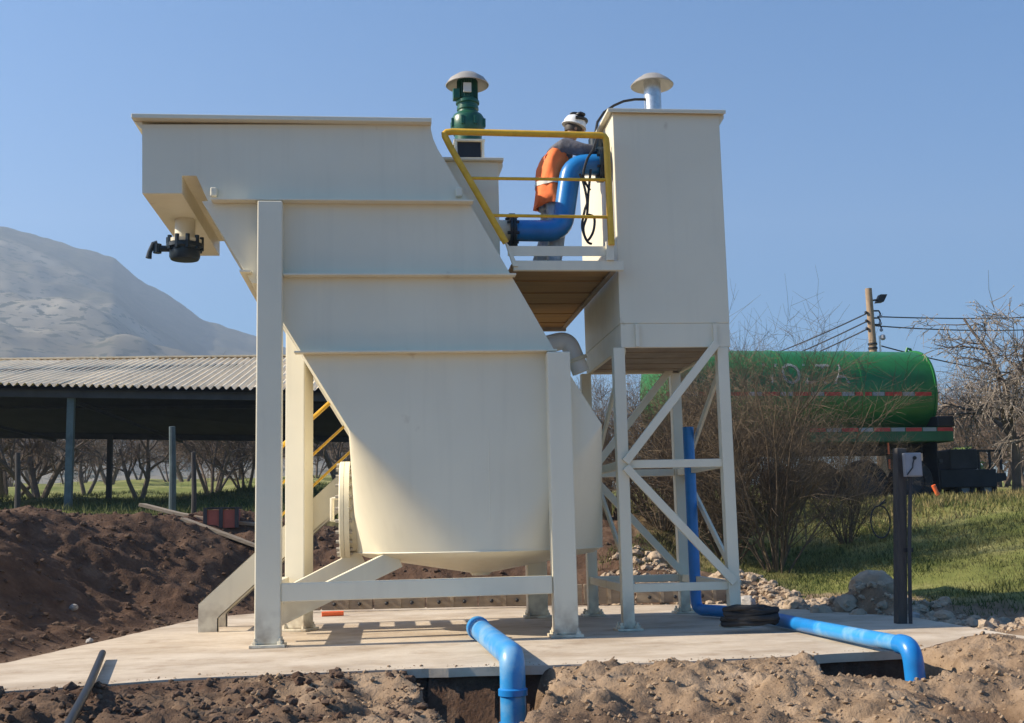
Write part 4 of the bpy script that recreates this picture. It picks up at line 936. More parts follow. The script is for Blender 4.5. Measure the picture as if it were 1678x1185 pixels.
t1 = make_tree('bare_tree', 101, 'gnarled dark bare tree at the far left under the shed roof edge', 'tree', 4.6, 3, TREE, M_BARK, M_TWIG, loc=on_ground(62, 46.5), group=G_ORCH, rad=0.17)
t2 = make_tree('bare_tree', 102, 'forked bare tree with two leaning trunks in the middle of the shed opening', 'tree', 4.4, 2, TREE, M_BARK, M_TWIG, spread=(12, 28), loc=on_ground(228, 47), rz=0.4, group=G_ORCH, rad=0.13)
t3 = make_tree('bare_tree', 103, 'many-stemmed vase-shaped bare tree right of the thin stake', 'tree', 4.6, 6, TREE, M_BARK, M_TWIG, spread=(10, 28), loc=on_ground(348, 49), group=G_ORCH, rad=0.09)
copy_thing(t3, on_ground(402, 51), 1.3, 'dense bare tree beside the left front post, beyond the vase-shaped one', 0.95)
copy_thing(t1, on_ground(12, 48), 2.2, 'twisted bare tree cut by the left edge of the picture', 0.95)
copy_thing(t2, on_ground(140, 58), 3.6, 'bare tree between the teal shed post and the dark rear post', 1.0)
copy_thing(t1, on_ground(560, 50), 4.0, 'bare tree seen under the stair rails beyond the drum', 1.0)
rt = random.Random(77)
for i in range(17):
    px = -60 + i * 41 + rt.uniform(-9, 9); s = (t1, t2, t3)[i % 3]
    copy_thing(s, on_ground(px, rt.uniform(88, 120)), rt.uniform(0, 6), 'distant bare tree in the row closing the far side of the field', rt.uniform(0.95, 1.25), group='bare trees closing the far side of the field')
# shrubs right
G_SH = 'leafless shrubs between the slab and the tanker'
s1 = make_tree('bare_shrub', 201, 'largest leafless brown shrub, spreading in front of the green tanker', 'shrub', 5.1, 19, SHRUB, M_SHRUBTWIG, M_SHRUBTWIG, spread=(3, 42), loc=on_ground(1268, 18.6), group=G_SH, rad=0.024)
s2 = make_tree('bare_shrub', 202, 'leafless shrub seen between the legs of the narrow tank', 'shrub', 3.4, 30, SHRUB, M_SHRUBTWIG, M_SHRUBTWIG, spread=(4, 45), loc=on_ground(1085, 20.0), group=G_SH, rad=0.022)
copy_thing(s1, on_ground(1385, 20.4), 2.0, 'leafless shrub covering the rear wheels of the tanker', 0.56)
copy_thing(s2, on_ground(1190, 19.2), 1.0, 'leafless shrub directly behind the right legs of the narrow tank', 1.08)
copy_thing(s2, on_ground(1000, 21.5), 3.0, 'leafless shrub half hidden by the drum of the clarifier', 0.95)
copy_thing(s1, on_ground(1140, 23.0), 0.7, 'leafless shrub far behind the narrow tank by the front of the tanker', 0.85)
for px, dep, rz, lab in ((1215, 35, 1.0, 'leafless shrub behind the middle of the tanker, seen under its belly'), (1310, 36, 2.5, 'leafless shrub behind the rear wheels of the tanker'), (1405, 37, 4.0, 'leafless shrub behind the tail of the tanker'), (1120, 36, 5.2, 'leafless shrub behind the front of the tanker'), (1480, 39, 0.4, 'leafless shrub behind the flatbed trailer and the meter box')):
    copy_thing(s1, on_ground(px, dep), rz, lab, 0.8)
G_RT = 'bare trees beyond the tanker'
WEEP = dict(TREE, lift=[0.03, -0.03, -0.10, -0.16, -0.1], kids=[7, 7, 7, 6], rmin=0.008)
w1 = make_tree('weeping_tree', 301, 'pale drooping tree with light buds at the right edge of the picture', 'tree', 4.7, 1, WEEP, M_BARK, M_PALETWIG, loc=on_ground(1668, 27), group=G_RT, rad=0.16)
rb = random.Random(9); mb = MB()
cr = [c for c in w1.children if c.name.startswith('crown')][0]
vv = [v.co for v in cr.data.vertices]
for i in range(2600):
    c = vv[rb.randrange(len(vv))]; mb.ico((c.x, c.y, c.z), rb.uniform(.010, .022), rb, 0.2)
mb.build('buds', M_BUD, w1, recalc=False, smooth=0)
for i, (px, dep, sc, lab) in enumerate(((1600, 44, 1.0, 'brown bare tree right of the end of the tanker'), (1648, 50, 1.2, 'brown bare tree behind the drooping tree'), (1690, 46, 1.1, 'brown bare tree at the far right edge behind the drooping tree'), (1566, 56, 1.1, 'small brown bare tree just past the tail of the tanker'), (1625, 66, 1.2, 'furthest brown bare tree between the tanker and the drooping tree'), (1530, 60, 1.0, 'bare tree low behind the tail of the tanker'), (1585, 50, 1.25, 'brown bare tree next right of the tanker tail, behind the flatbed trailer'), (1668, 60, 1.5, 'tallest brown bare tree behind the drooping tree'))):
    copy_thing((t1, t3, t2)[i % 3], on_ground(px, dep), i * 1.3, lab, sc * 0.8, group=G_RT)
gb_ = thing('green_bush', 'small fresh green bush beyond the flatbed trailer', 'shrub', on_ground(1585, 40), local=True)
rb = random.Random(31); mb = MB(); 
for i in range(1500):
    a, u = rb.uniform(0, 2 * pi), rb.random() ** .5; zz = rb.uniform(0, 1.9); r_ = 0.9 * sqrt(max(0.05, 1 - (zz / 2.0) ** 2)) * u
    c = V((cos(a) * r_, sin(a) * r_, zz)); d = V((rb.gauss(0, 1), rb.gauss(0, 1), rb.gauss(0, 1))).normalized() * 0.09; e = d.orthogonal().normalized() * 0.05
    mb.add([c - d, c + e, c + d, c - e], [(0, 1, 2, 3)])
mb.build('foliage', M_LEAF, gb_, recalc=False, smooth=0)
mb = MB(); mb.tube([(0, 0, -0.1), (0.03, 0, 0.8), (0, 0.05, 1.6)], [0.05, 0.04, 0.015], 6); mb.build('stem', M_BARK, gb_)

# ------------------------------------------------------------------ open shed
SD_F, SD_R, SD_B = 29.0, 36.5, 44.0
eR = D(640, 641, SD_F * 1.02); eL = D(-260, 627, SD_F * 0.985); eL = eR + (eL - eR) * 1.62
def shed_pt(t, s):
    """t along the shed 0..1, s: 0 front eave, 1 ridge, 2 back eave"""
    f = eL.lerp(eR, t); dv = (eR - eL); n = V((-dv.y, dv.x, 0)).normalized()
    zr = rz_ - f.z
    if s <= 1: return V((f.x, f.y, f.z)) + n * (7.2 * s) + V((0, 0, zr * s))
    return V((f.x, f.y, f.z)) + n * (7.2 * s) + V((0, 0, zr * (2 - s)))
rz_ = D(200, 588.5, SD_F + 7.2).z
shed = thing('open_shed', 'long open farm shed with a pale corrugated gable roof and dark underside', 'shed', shed_pt(0.4, 0) - V((0, 0, 3)))
Ltot = (eR - eL).length; nsh = 24; per = 0.20
M_ROOF = [mat('corrugated_roof_%d' % i, (0.86 * k, 0.735 * k, 0.53 * k), 0.6, 0.0, scale=2.2, col2=(0.66 * k, 0.545 * k, 0.37 * k), c2pos=(0.35, 0.75), stretch=(0.5, 0.5, 0.5)) for i, k in enumerate((1.0, 0.93, 1.06))]
dvs = (eR - eL).normalized(); nvs = V((-dvs.y, dvs.x, 0)).normalized()
rsd = random.Random(12)
for side in (0, 1):
    for k in range(nsh):
        w = Ltot / nsh; ns = int(w / per * 8); vs, fs = [], []
        o1 = rsd.uniform(-0.05, 0.10)
        for i in range(ns + 1):
            t = (k * w + w * i / ns) / Ltot; x = k * w + w * i / ns; wv = 0.046 * cos(2 * pi * x / per)
            for j, s in enumerate((0.0, 0.5, 1.0) if side == 0 else (2.0, 1.5, 1.0)):
                q = shed_pt(t, s) + V((0, 0, wv + 0.012 * (k % 2)))
                if j == 0: q = q + nvs * ((-0.12 + o1) if side == 0 else (0.12 - o1))
                vs.append(q)
        for i in range(ns):
            for j in range(2): fs.append((i * 3 + j, (i + 1) * 3 + j, (i + 1) * 3 + j + 1, i * 3 + j + 1))
        mb = MB(); mb.add(vs, fs); mb.build('roof_sheet', M_ROOF[rsd.randrange(3)], shed, recalc=False, smooth=60)
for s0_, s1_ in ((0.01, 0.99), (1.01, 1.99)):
    q = [shed_pt(0, s0_), shed_pt(1, s0_), shed_pt(1, s1_), shed_pt(0, s1_)]; mb = MB(); mb.prism([k - V((0, 0, 0.12)) for k in q], (0, 0, 0.02)); mb.build('roof_shade_sheet', M_ROOFSHADE, shed, smooth=0)  # added dark sheets that give the roof underside its shade
for s in (0.03, 0.5, 0.97, 1.5, 1.97):
    a, b = shed_pt(0, s) - V((0, 0, 0.22)), shed_pt(1, s) - V((0, 0, 0.22)); mb = MB(); mb.bar(a, b, 0.1, 0.20); mb.build('purlin', M_SHEDDARK, shed, smooth=0)
a, b = shed_pt(0, 1) + V((0, 0, 0.05)), shed_pt(1, 1) + V((0, 0, 0.05)); mb = MB(); mb.bar(a, b, 0.35, 0.05); mb.build('ridge_cap', M_ROOF[0], shed, smooth=0)
def tpx(px):                                                   # place along the front eave seen in that column
    best = min(range(1201), key=lambda i: abs((lambda q: 839 + F_PX * (q - CAM).dot(RI) / (q - CAM).dot(FW))(shed_pt(i / 1200, 0)) - px)); return best / 1200
def tpxb(px):
    best = min(range(1201), key=lambda i: abs((lambda q: 839 + F_PX * (q - CAM).dot(RI) / (q - CAM).dot(FW))(shed_pt(i / 1200, 2)) - px)); return best / 1200
for t in (tpx(111), tpx(440), tpx(-200)):
    q = shed_pt(t, 0.05); z0 = gh(q.x, q.y); mb = MB(); mb.box((q.x - 0.085, q.y - 0.085, z0 - 0.2), (q.x + 0.085, q.y + 0.085, q.z - 0.2)); mb.build('post', M_TEAL, shed, smooth=0)
    mb = MB(); mb.bar(shed_pt(t, 0.04) - V((0, 0, 0.40)), shed_pt(t, 1.96) - V((0, 0, 0.40)), 0.07, 0.10); mb.build('tie_beam', M_ROOFSHADE, shed, smooth=0)
for t in (tpxb(184), tpxb(430), tpxb(-40)):
    q = shed_pt(t, 1.96); z0 = gh(q.x, q.y); mb = MB(); mb.box((q.x - 0.09, q.y - 0.09, z0 - 0.2), (q.x + 0.09, q.y + 0.09, q.z - 0.2)); mb.build('post', M_SHEDDARK, shed, smooth=0)
# stakes standing in front of the field
for px, yt, yb_, dep, r_, m, lab in ((282, 699, 846, 22.5, 0.07, M_TEAL, 'grey-green post with a broken top standing in front of the shed'), (317, 741, 851, 22.0, 0.05, M_DARKPOST, 'thin dark wooden stake left of the red crate'), (29, 742, 815, 24, 0.06, M_DARKPOST, 'short dark stake at the left edge beside the earth mound')):
    b = D(px, yb_, dep); t = D(px, yt, dep); b.z = min(b.z, gh(b.x, b.y)) - 0.1
    mb = MB(); mb.tube([b, b.lerp(t, .5) + V((0.015, 0, 0)), t], [r_, r_ * .95, r_ * .85], 10); tag(mb.build('fence_stake', m), lab, 'post', 'stakes in front of the shed')

# ------------------------------------------------------------------ tanker trailer
TD = 27.0
tn = D(1540, 700, TD)                                          # near side of the tail
trz = RAD(5.5)
ax_ = V((cos(trz), sin(trz), 0)); ay_ = V((-sin(trz), cos(trz), 0))
tl0 = tn + ay_ * 1.15
tgz = gh(tn.x - 1.5, tn.y + 1)
tk = thing('tanker_trailer', 'long bright green tank trailer with red and white reflective stripes parked on the grass', 'tanker', (tl0.x, tl0.y, tgz), local=True, rz=trz)
zT = D(1400, 578, TD + 1.1).z - tgz; zB = D(1400, 712, TD).z - tgz
rz2 = (zT - zB) / 2; zcn = (zT + zB) / 2; LT = 6.5; ry2 = 1.15
vs, fs = [], []; nn2 = 48; xs = [(-LT - 0.16, .05), (-LT - 0.13, 0.5), (-LT - 0.07, 0.85), (-LT, 1.0), (-0.02, 1.0), (0.06, 0.93), (0.13, 0.7), (0.17, 0.3), (0.18, .03)]
def sup(a, e=0.85): c, s = cos(a), sin(a); return math.copysign(abs(c) ** e, c), math.copysign(abs(s) ** e, s)
for x, f in xs:
    for k in range(nn2):
        c, s = sup(2 * pi * k / nn2); vs.append((x, c * ry2 * f, zcn + s * rz2 * f))
for i in range(len(xs) - 1):
    for k in range(nn2): fs.append((i * nn2 + k, i * nn2 + (k + 1) % nn2, (i + 1) * nn2 + (k + 1) % nn2, (i + 1) * nn2 + k))
mb = MB(); mb.add(vs, fs); tank = mb.build('tank', M_TANKGREEN, tk, smooth=40)
def ring(x, w, ex, m, name, par):
    vs, fs = [], []
    for xx, g in ((x, 0.0), (x, ex), (x + w, ex), (x + w, 0.0)):
        for k in range(nn2): c, s = sup(2 * pi * k / nn2); vs.append((xx, c * (ry2 + g), zcn + s * (rz2 + g)))
    for i in range(3):
        for k in range(nn2): fs.append((i * nn2 + k, i * nn2 + (k + 1) % nn2, (i + 1) * nn2 + (k + 1) % nn2, (i + 1) * nn2 + k))
    mb = MB(); mb.add(vs, fs); return mb.build(name, m, par, smooth=40)
ring(-0.05, 0.05, 0.03, M_TANKGREEN, 'end_rim', tk)
for xx in (-1.9, -3.8, -5.7): ring(xx, 0.06, 0.012, M_TANKGREEN, 'weld_band', tk)
mb = MB(); mb.tube([(-0.10, -0.1, zT), (-0.06, -0.1, zT + 0.10), (0.02, -0.1, zT + 0.08), (0.05, -0.1, zT - 0.05)], 0.035, 8); mb.build('grab_handle', M_TANKGREEN, tk)
def side_y(z):                                                 # tank side at that height (near side is -y)
    s = (z - zcn) / rz2; s = max(-.999, min(.999, s)); a = math.asin(math.copysign(abs(s) ** (1 / 0.85), s)); return -(abs(cos(a)) ** 0.85) * ry2
def side_patch(x0, x1, z0, z1, off=0.006):
    n = 4; vs, fs = [], []
    for i in range(n + 1):
        zz = z0 + (z1 - z0) * i / n; y = side_y(zz) - off; vs += [(x0, y, zz), (x1, y, zz)]
    for i in range(n): fs.append((2 * i, 2 * i + 1, 2 * i + 3, 2 * i + 2))
    mb = MB(); mb.add(vs, fs); return mb
zs0 = D(1500, 645.5, TD).z - tgz; x = -0.15; k = 0
while x > -LT + 0.2:
    w = 0.42 if k % 2 == 0 else 0.30
    side_patch(x - w, x, zs0 - 0.045, zs0 + 0.045).build('reflective_stripe', M_RED if k % 2 == 0 else M_METER, tank, smooth=0); x -= w + 0.02; k += 1
# lettering on the tank side
tcu = bpy.data.curves.new('lettering', 'FONT'); tcu.body = 'VOLTA'; tcu.size = 0.62; tcu.extrude = 0.004; tcu.space_character = 1.12
to = bpy.data.objects.new('lettering_source', tcu); COL.objects.link(to)
bpy.context.view_layer.update()
me = bpy.data.meshes.new_from_object(to.evaluated_get(bpy.context.evaluated_depsgraph_get())); bpy.data.objects.remove(to)
xmx = max(v.co.x for v in me.vertices); xw = (1385 - 1238) / F_PX * (TD + 0.2); sx_ = xw / xmx; ymx = max(v.co.y for v in me.vertices)
x0_ = -(1540 - 1238) / F_PX * TD * 1.0 - 0.0
zl0, zl1 = D(1300, 636, TD + 0.3).z - tgz, D(1300, 604, TD + 0.5).z - tgz
for v in me.vertices:
    zz = zl0 + (zl1 - zl0) * v.co.y / ymx; e = v.co.z; v.co = V((x0_ + v.co.x * sx_, side_y(zz) - 0.008 - abs(e), zz))
me.materials.append(M_LETTER); lt = bpy.data.objects.new('lettering', me); COL.objects.link(lt); lt.parent = tank
# skirt, chassis, running gear
zs1 = D(1500, 703, TD).z - tgz; zs2 = D(1500, 725, TD).z - tgz
mb = MB(); mb.box((-3.3, -1.22, zs2), (0.30, 1.2, zs1 + 0.03)); sk_ = mb.build('mudguard', M_SKIRTGREEN, tk, bevel=0.02, smooth=0)
x = 0.29; k = 0
while x > -3.1:
    w = 0.40 if k % 2 == 0 else 0.34
    mb = MB(); mb.box((x - w, -1.226, zs1 - 0.07), (x, -1.2215, zs1 + 0.015)); mb.build('reflective_stripe', M_RED if k % 2 == 0 else M_METER, sk_, smooth=0); x -= w + 0.03; k += 1
mb = MB(); mb.box((-0.10, -1.24, zs1 + 0.03), (0.34, 1.1, zs1 + 0.28)); mb.build('hose_tray', M_CHASSIS, tk, bevel=0.03, smooth=0)
mb = MB(); mb.box((-LT, -0.5, zs2 - 0.22), (0.1, -0.36, zs2)); mb.box((-LT, 0.36, zs2 - 0.22), (0.1, 0.5, zs2)); mb.box((-LT + 0.4, -0.9, zs2 - 0.05), (-3.4, 0.9, zs2 + 0.15)); mb.build('chassis', M_CHASSIS, tk, smooth=0)
for xx in (-0.75, -1.95, -3.1):
    for sy in (-1, 1):
        yc = sy * 0.98; mb = MB(); mb.lathe([(0.28, -0.17), (0.46, -0.17), (0.50, -0.13), (0.50, 0.13), (0.46, 0.17), (0.28, 0.17)], (xx, yc, 0.50), (0, 1, 0), 28, closed=True); wh = mb.build('wheel', M_RUBBER, tk)
        mb = MB(); mb.lathe([(0.02, -0.12), (0.10, -0.11), (0.12, -0.05), (0.27, -0.03), (0.28, -0.1), (0.29, -0.1), (0.29, 0.1), (0.02, 0.1)], (xx, yc, 0.50), (0, sy * -1 * -1 if sy < 0 else -1, 0), 20); mb.build('rim', M_SHEDDARK, wh)
    mb = MB(); mb.tube([(xx, -0.9, 0.5), (xx, 0.9, 0.5)], 0.07, 10); mb.build('axle', M_CHASSIS, tk)
for y0 in (-1.15, 0.55):
    mb = MB(); mb.box((-0.12, y0, 0.25), (-0.10, y0 + 0.6, zs2)); mb.build('mudflap', M_RUBBER, tk, smooth=0)
mb = MB(); mb.box((-0.05, -1.1, zs2 - 0.5), (0.05, 1.1, zs2 - 0.4)); mb.box((-0.04, -0.5, zs2 - 0.4), (0.04, -0.4, zs2)); mb.box((-0.04, 0.4, zs2 - 0.4), (0.04, 0.5, zs2)); mb.build('under_run_bar', M_CHASSIS, tk, smooth=0)
for sy in (-0.7, 0.7):
    mb = MB(); mb.box((-LT + 1.2, sy - 0.06, 0.05), (-LT + 1.32, sy + 0.06, zs2 - 0.04)); mb.box((-LT + 1.1, sy - 0.14, 0.0), (-LT + 1.42, sy + 0.14, 0.05)); mb.build('landing_leg', M_CHASSIS, tk, smooth=0)
mb = MB(); mb.box((-1.4, -1.235, zs2 - 0.28), (-1.37, -1.2, zs2 - 0.02)); mb.box((-1.4, -1.235, zs2 - 0.62), (-1.37, -1.2, zs2 - 0.40)); mb.build('side_marker', M_CONE, tk, smooth=0)

# dark flatbed trailer beyond the tanker
fd_ = D(1545, 815, 29); 
fz = gh(fd_.x, fd_.y)
ft = thing('flatbed_trailer', 'dark low flatbed trailer with its drawbar pointing right, behind the meter post', 'trailer', (fd_.x, fd_.y, fz), local=True, rz=RAD(4))
fs_ = 29 / F_PX
zz = lambda y: D(1590, y, 29).z - fz
mb = MB(); mb.box((-0.55, -0.9, zz(800)), (0.95, 0.9, zz(771))); mb.build('deck', M_CHASSIS, ft, bevel=0.02, smooth=0)
mb = MB(); mb.prism([(0.951, -0.14, zz(797)), (1.70, -0.14, zz(788)), (1.70, -0.14, zz(776)), (0.951, -0.14, zz(776))], (0, 0.28, 0)); mb.build('drawbar', M_CHASSIS, ft, smooth=0)
mb = MB(); mb.box((-0.2, -0.8, zz(770.5)), (0.55, 0.8, zz(738))); mb.build('tool_box', M_SHEDDARK, ft, bevel=0.03, smooth=0)
for i, xx in enumerate((0.75, 1.05, 1.35)):
    mb = MB(); mb.bar((xx, -0.5, zz(771)), (xx, -0.5, zz(740)), 0.04, 0.05, (1, 0, 0)); mb.build('stanchion', M_SHEDDARK, ft, smooth=0)
mb = MB(); mb.bar((0.56, -0.5, zz(740)), (1.40, -0.5, zz(740)), 0.04, 0.05); mb.build('stanchion', M_SHEDDARK, ft, smooth=0)
for xx in (0.15, 0.75):
    for sy in (-0.75, 0.75):
        mb = MB(); r_ = 0.24; mb.lathe([(r_ * .55, -0.09), (r_ * .94, -0.09), (r_, -0.06), (r_, 0.06), (r_ * .94, 0.09), (r_ * .55, 0.09)], (xx, sy, r_), (0, 1, 0), 22, closed=True); wh = mb.build('wheel', M_RUBBER, ft)
        mb = MB(); mb.lathe([(0.03, -0.05), (r_ * .56, -0.03), (r_ * .56, 0.03), (0.03, 0.05)], (xx, sy, r_), (0, 1, 0), 16); mb.build('rim', M_METER, wh)
cn = D(1537, 822, 25.5); czn = gh(cn.x, cn.y)
mb = MB(); mb.tube([V((cn.x - 0.08, cn.y, czn + 0.30)), V((cn.x - 0.02, cn.y, czn + 0.15)), V((cn.x + 0.06, cn.y, czn + 0.0))], [0.05, 0.045, 0.06], 10); tag(mb.build('orange_jack_leg', M_CONE), 'orange slanting leg standing in the dry grass below the dark trailer', 'prop')

# ------------------------------------------------------------------ utility pole and wires
PD = 38.0
pb_, pt_ = D(1424, 560, PD), D(1423, 473, PD); pz = gh(pb_.x, pb_.y)
up_ = thing('utility_pole', 'wooden utility pole with a dark floodlight and insulators, behind the tanker', 'pole', (pt_.x, pt_.y, pz))
px_, py_ = pt_.x, pt_.y
mb = MB(); mb.tube([(px_ + 0.05, py_, pz - 0.3), (px_ + 0.03, py_, (pz + pt_.z) / 2), (px_, py_, pt_.z)], [0.15, 0.135, 0.11], 14); mb.build('shaft', M_POLE, up_)
zp = lambda y: D(1424, y, PD).z
s_px = PD / F_PX
mb = MB(); c = V((px_ + 0.36, py_ - 0.1, zp(491))); mb.prism([c + V((-0.14, 0, -0.12)), c + V((0.10, 0, -0.10)), c + V((0.24, 0, 0.15)), c + V((0.0, 0, 0.15))], (0, 0.25, 0)); fl_ = mb.build('floodlight', M_CHASSIS, up_, bevel=0.015, smooth=0)
mb = MB(); mb.tube([(px_ + 0.09, py_, zp(493)), c + V((-0.08, 0.1, -0.02))], 0.03, 8); mb.build('arm', M_CHASSIS, fl_)
for y, w in ((511, 0.22), (523, 0.20), (534, 0.22)):
    mb = MB(); mb.tube([(px_ + 0.1, py_ - 0.05, zp(y)), (px_ + 0.1 + w * .8, py_ - 0.05, zp(y)), (px_ + 0.1 + w, py_ - 0.05, zp(y + 4)), (px_ + 0.1 + w, py_ - 0.05, zp(y + 9))], 0.028, 8); ib = mb.build('insulator_bracket', M_CHASSIS, up_)
    mb = MB(); mb.lathe([(0.03, 0), (0.055, 0.02), (0.055, 0.07), (0.035, 0.10)], (px_ + 0.1 + w, py_ - 0.05, zp(y + 9) - 0.05), n=12); mb.build('insulator', M_METER, ib)
for y in (514, 528, 541):
    mb = MB(); mb.lathe([(0.03, 0), (0.05, 0.02), (0.05, 0.08), (0.03, 0.10)], (px_ - 0.16, py_ - 0.05, zp(y) - 0.05), n=12); mb.build('insulator', M_CHASSIS, up_)
mb = MB(); mb.tube([(px_ + 0.24, py_ - 0.06, zp(580)), (px_ + 0.24, py_ - 0.06, zp(553))], 0.03, 8); mb.build('white_conduit', M_WHITE, up_)
mb = MB(); mb.lathe([(0.05, -0.08), (0.09, -0.03), (0.08, 0.07), (0.04, 0.10)], (px_ + 0.34, py_ - 0.08, zp(556)), n=12); mb.build('junction_box', M_METER, up_, smooth=30)
for y in (566, 573):
    mb = MB(); mb.lathe([(0.152, -0.03), (0.152, 0.03)], (px_ + 0.01, py_, zp(y)), n=14); mb.build('strap', M_CHASSIS, up_)
def wire(x0, y0, d0_, x1, y1, d1_, sag, lab):
    a, b = D(x0, y0, d0_), D(x1, y1, d1_); pts = [a.lerp(b, t / 14) - V((0, 0, sag * 4 * (t / 14) * (1 - t / 14))) for t in range(15)]
    mb = MB(); mb.tube(pts, 0.022, 6); tag(mb.build('power_line', M_WIRE), lab, 'wire', 'power lines at the utility pole')
wire(1418, 515, PD, 1050, 634, PD + 30, 0.5, 'uppermost power line running down left from the pole')
wire(1418, 528, PD, 1050, 652, PD + 30, 0.5, 'middle power line running down left from the pole')
wire(1418, 541, PD, 1050, 664, PD + 30, 0.5, 'lowest power line running down left from the pole')
wire(1438, 519, PD, 1760, 516, PD + 10, 0.10, 'thin top power line running level to the right edge')
wire(1434, 534, PD, 1760, 536, PD + 10, 0.15, 'thicker second power line running level to the right edge')
wire(1444, 567, PD, 1760, 622, PD + 10, 0.2, 'power line sloping down right towards the drooping tree')

# ------------------------------------------------------------------ meter post
mp0 = D(1476, 1008, 12.1); mz0 = gh(mp0.x, mp0.y)
mpz = D(1476, 733, 12.1).z
ms = thing('meter_post', 'dark wooden post carrying a pale grey meter box and a conduit at the slab edge', 'post', (mp0.x, mp0.y, mz0))
mtop = P(1474, 735, mp0.y); mbase = V((D(1474, 1008, 12.1).x, mp0.y, mz0)); mbase = mbase - (mtop - mbase).normalized() * 0.2
mb = MB(); mb.bar(mbase, mtop, 0.108, 0.11, (0, 1, 0)); mb.build('timber_post', M_DARKPOST, ms, bevel=0.01, smooth=0)
mk2 = 12.0 / F_PX
by_ = mp0.y - 0.15; bx0, bx1 = P(1483, 760, by_).x, P(1511, 760, by_).x; bz0, bz1 = P(1497, 781, by_).z, P(1497, 742, by_).z
mb = MB(); mb.box((bx0, mp0.y - 0.15, bz0), (bx1, mp0.y - 0.085, bz1)); mbx = mb.build('meter_box', M_METER, ms, bevel=0.008, smooth=0)
mb = MB(); mb.box((bx0 + 0.012, mp0.y - 0.157, bz0 + 0.012), (bx1 - 0.012, mp0.y - 0.1505, bz1 - 0.012)); mb.build('door', M_METER, mbx, bevel=0.003, smooth=0)
bw, bh = bx1 - bx0, bz1 - bz0
mb = MB(); mb.tube([(bx0 + bw * .55, mp0.y - 0.165, bz0 + bh * .78), (bx0 + bw * .42, mp0.y - 0.168, bz0 + bh * .55), (bx0 + bw * .40, mp0.y - 0.166, bz0 + bh * .38), (bx0 + bw * .05, mp0.y - 0.165, bz0 + bh * .08)], 0.006, 6)
mb.tube([(bx0 + bw * .55, mp0.y - 0.160, bz0 + bh * .78), (bx0 + bw * .55, mp0.y - 0.172, bz0 + bh * .78)], 0.02, 10); mb.build('lead', M_BLACK, mbx)
cy_ = mp0.y - 0.09; mb = MB(); mb.tube([P(1492, 781, cy_), P(1490, 900, cy_), P(1492, 1022, cy_)], 0.02, 10); mb.build('conduit', M_SHEDDARK, ms)
ca_, cb_ = P(1482, 905, cy_ + 0.02), P(1496, 898, cy_ + 0.02); mb = MB(); mb.box((ca_.x, cy_ + 0.021, ca_.z), (cb_.x, cy_ + 0.05, cb_.z)); mb.build('clip', M_CHASSIS, ms, smooth=0)
lc = P(1441, 855, mp0.y); pts = []
for i in range(17):
    a = pi / 2 + 2 * pi * i / 16; pts.append(lc + V((0.105 * cos(a) + 0.012, 0, 0.17 * sin(a) * (1 if sin(a) > 0 else 1.0))))
pts = [V((mp0.x - 0.087, mp0.y - 0.02, lc.z + 0.23))] + pts + [V((mp0.x - 0.087, mp0.y - 0.02, lc.z + 0.2))]
wob_tube('cable_loop', pts, 0.008, M_BLACK, 'thin black cable loop hanging from the left of the meter post', 'cable', sub=3)

# ------------------------------------------------------------------ worker on the platform
WY = 12.62
wp = P(903, 300, WY); wz = zfl - 0.01
zz_ = wz
wk = thing('person', 'worker in orange vest and white helmet bending over the pipe on the platform', 'person', (wp.x, WY, wz), local=True)
HT = P(925, 192, WY).z - wz                                    # height to the top of the helmet
S = HT / 1.80
def skin_body(name, joints, edges, m, parent, root=0, sub=2):
    me = bpy.data.meshes.new(name); me.from_pydata([tuple(V(j[:3]) * S) for j in joints], edges, [])
    o = bpy.data.objects.new(name, me); COL.objects.link(o)
    sk = o.modifiers.new('skin', 'SKIN'); sk.use_smooth_shade = True
    for i, j in enumerate(joints):
        r = j[3]; r = r if isinstance(r, tuple) else (r, r); d = me.skin_vertices[0].data[i]; d.radius = (r[0] * S, r[1] * S); d.use_root = (i == root)
    ss = o.modifiers.new('sub', 'SUBSURF'); ss.levels = sub; ss.render_levels = sub
    bpy.context.view_layer.update()
    ev = o.evaluated_get(bpy.context.evaluated_depsgraph_get()); m2 = bpy.data.meshes.new_from_object(ev)
    bpy.data.objects.remove(o); m2.materials.append(m); m2.shade_smooth(); m2.name = name
    q = bpy.data.objects.new(name, m2); COL.objects.link(q); q.parent = parent; return q
# x forward (to the tower), y: -y is the worker's right side towards the camera
HIP, CH, NK, HD = (0.0, 0, 0.95), (0.09, 0, 1.30), (0.20, 0, 1.49), (0.27, 0, 1.62)
J = [(*HIP, (0.12, 0.15)), (0.05, 0, 1.12, (0.11, 0.14)), (*CH, (0.12, 0.17)), (0.16, 0, 1.42, (0.08, 0.12)), (*NK, 0.055), (0.245, 0, 1.58, 0.07), (0.27, 0, 1.66, 0.09), (0.28, 0, 1.74, 0.06),
     (0.14, -0.20, 1.41, 0.066), (0.35, -0.25, 1.33, 0.052), (0.54, -0.16, 1.39, 0.038), (0.58, -0.13, 1.41, 0.028),
     (0.14, 0.19, 1.40, 0.058), (0.34, 0.22, 1.25, 0.045), (0.55, 0.12, 1.27, 0.033), (0.60, 0.10, 1.28, 0.028),
     (-0.01, -0.10, 0.88, 0.09), (0.04, -0.11, 0.48, 0.062), (-0.02, -0.12, 0.10, 0.045), (0.11, -0.13, 0.035, 0.035),
     (-0.01, 0.10, 0.88, 0.09), (-0.03, 0.12, 0.48, 0.062), (-0.16, 0.14, 0.10, 0.045), (-0.03, 0.15, 0.035, 0.035)]
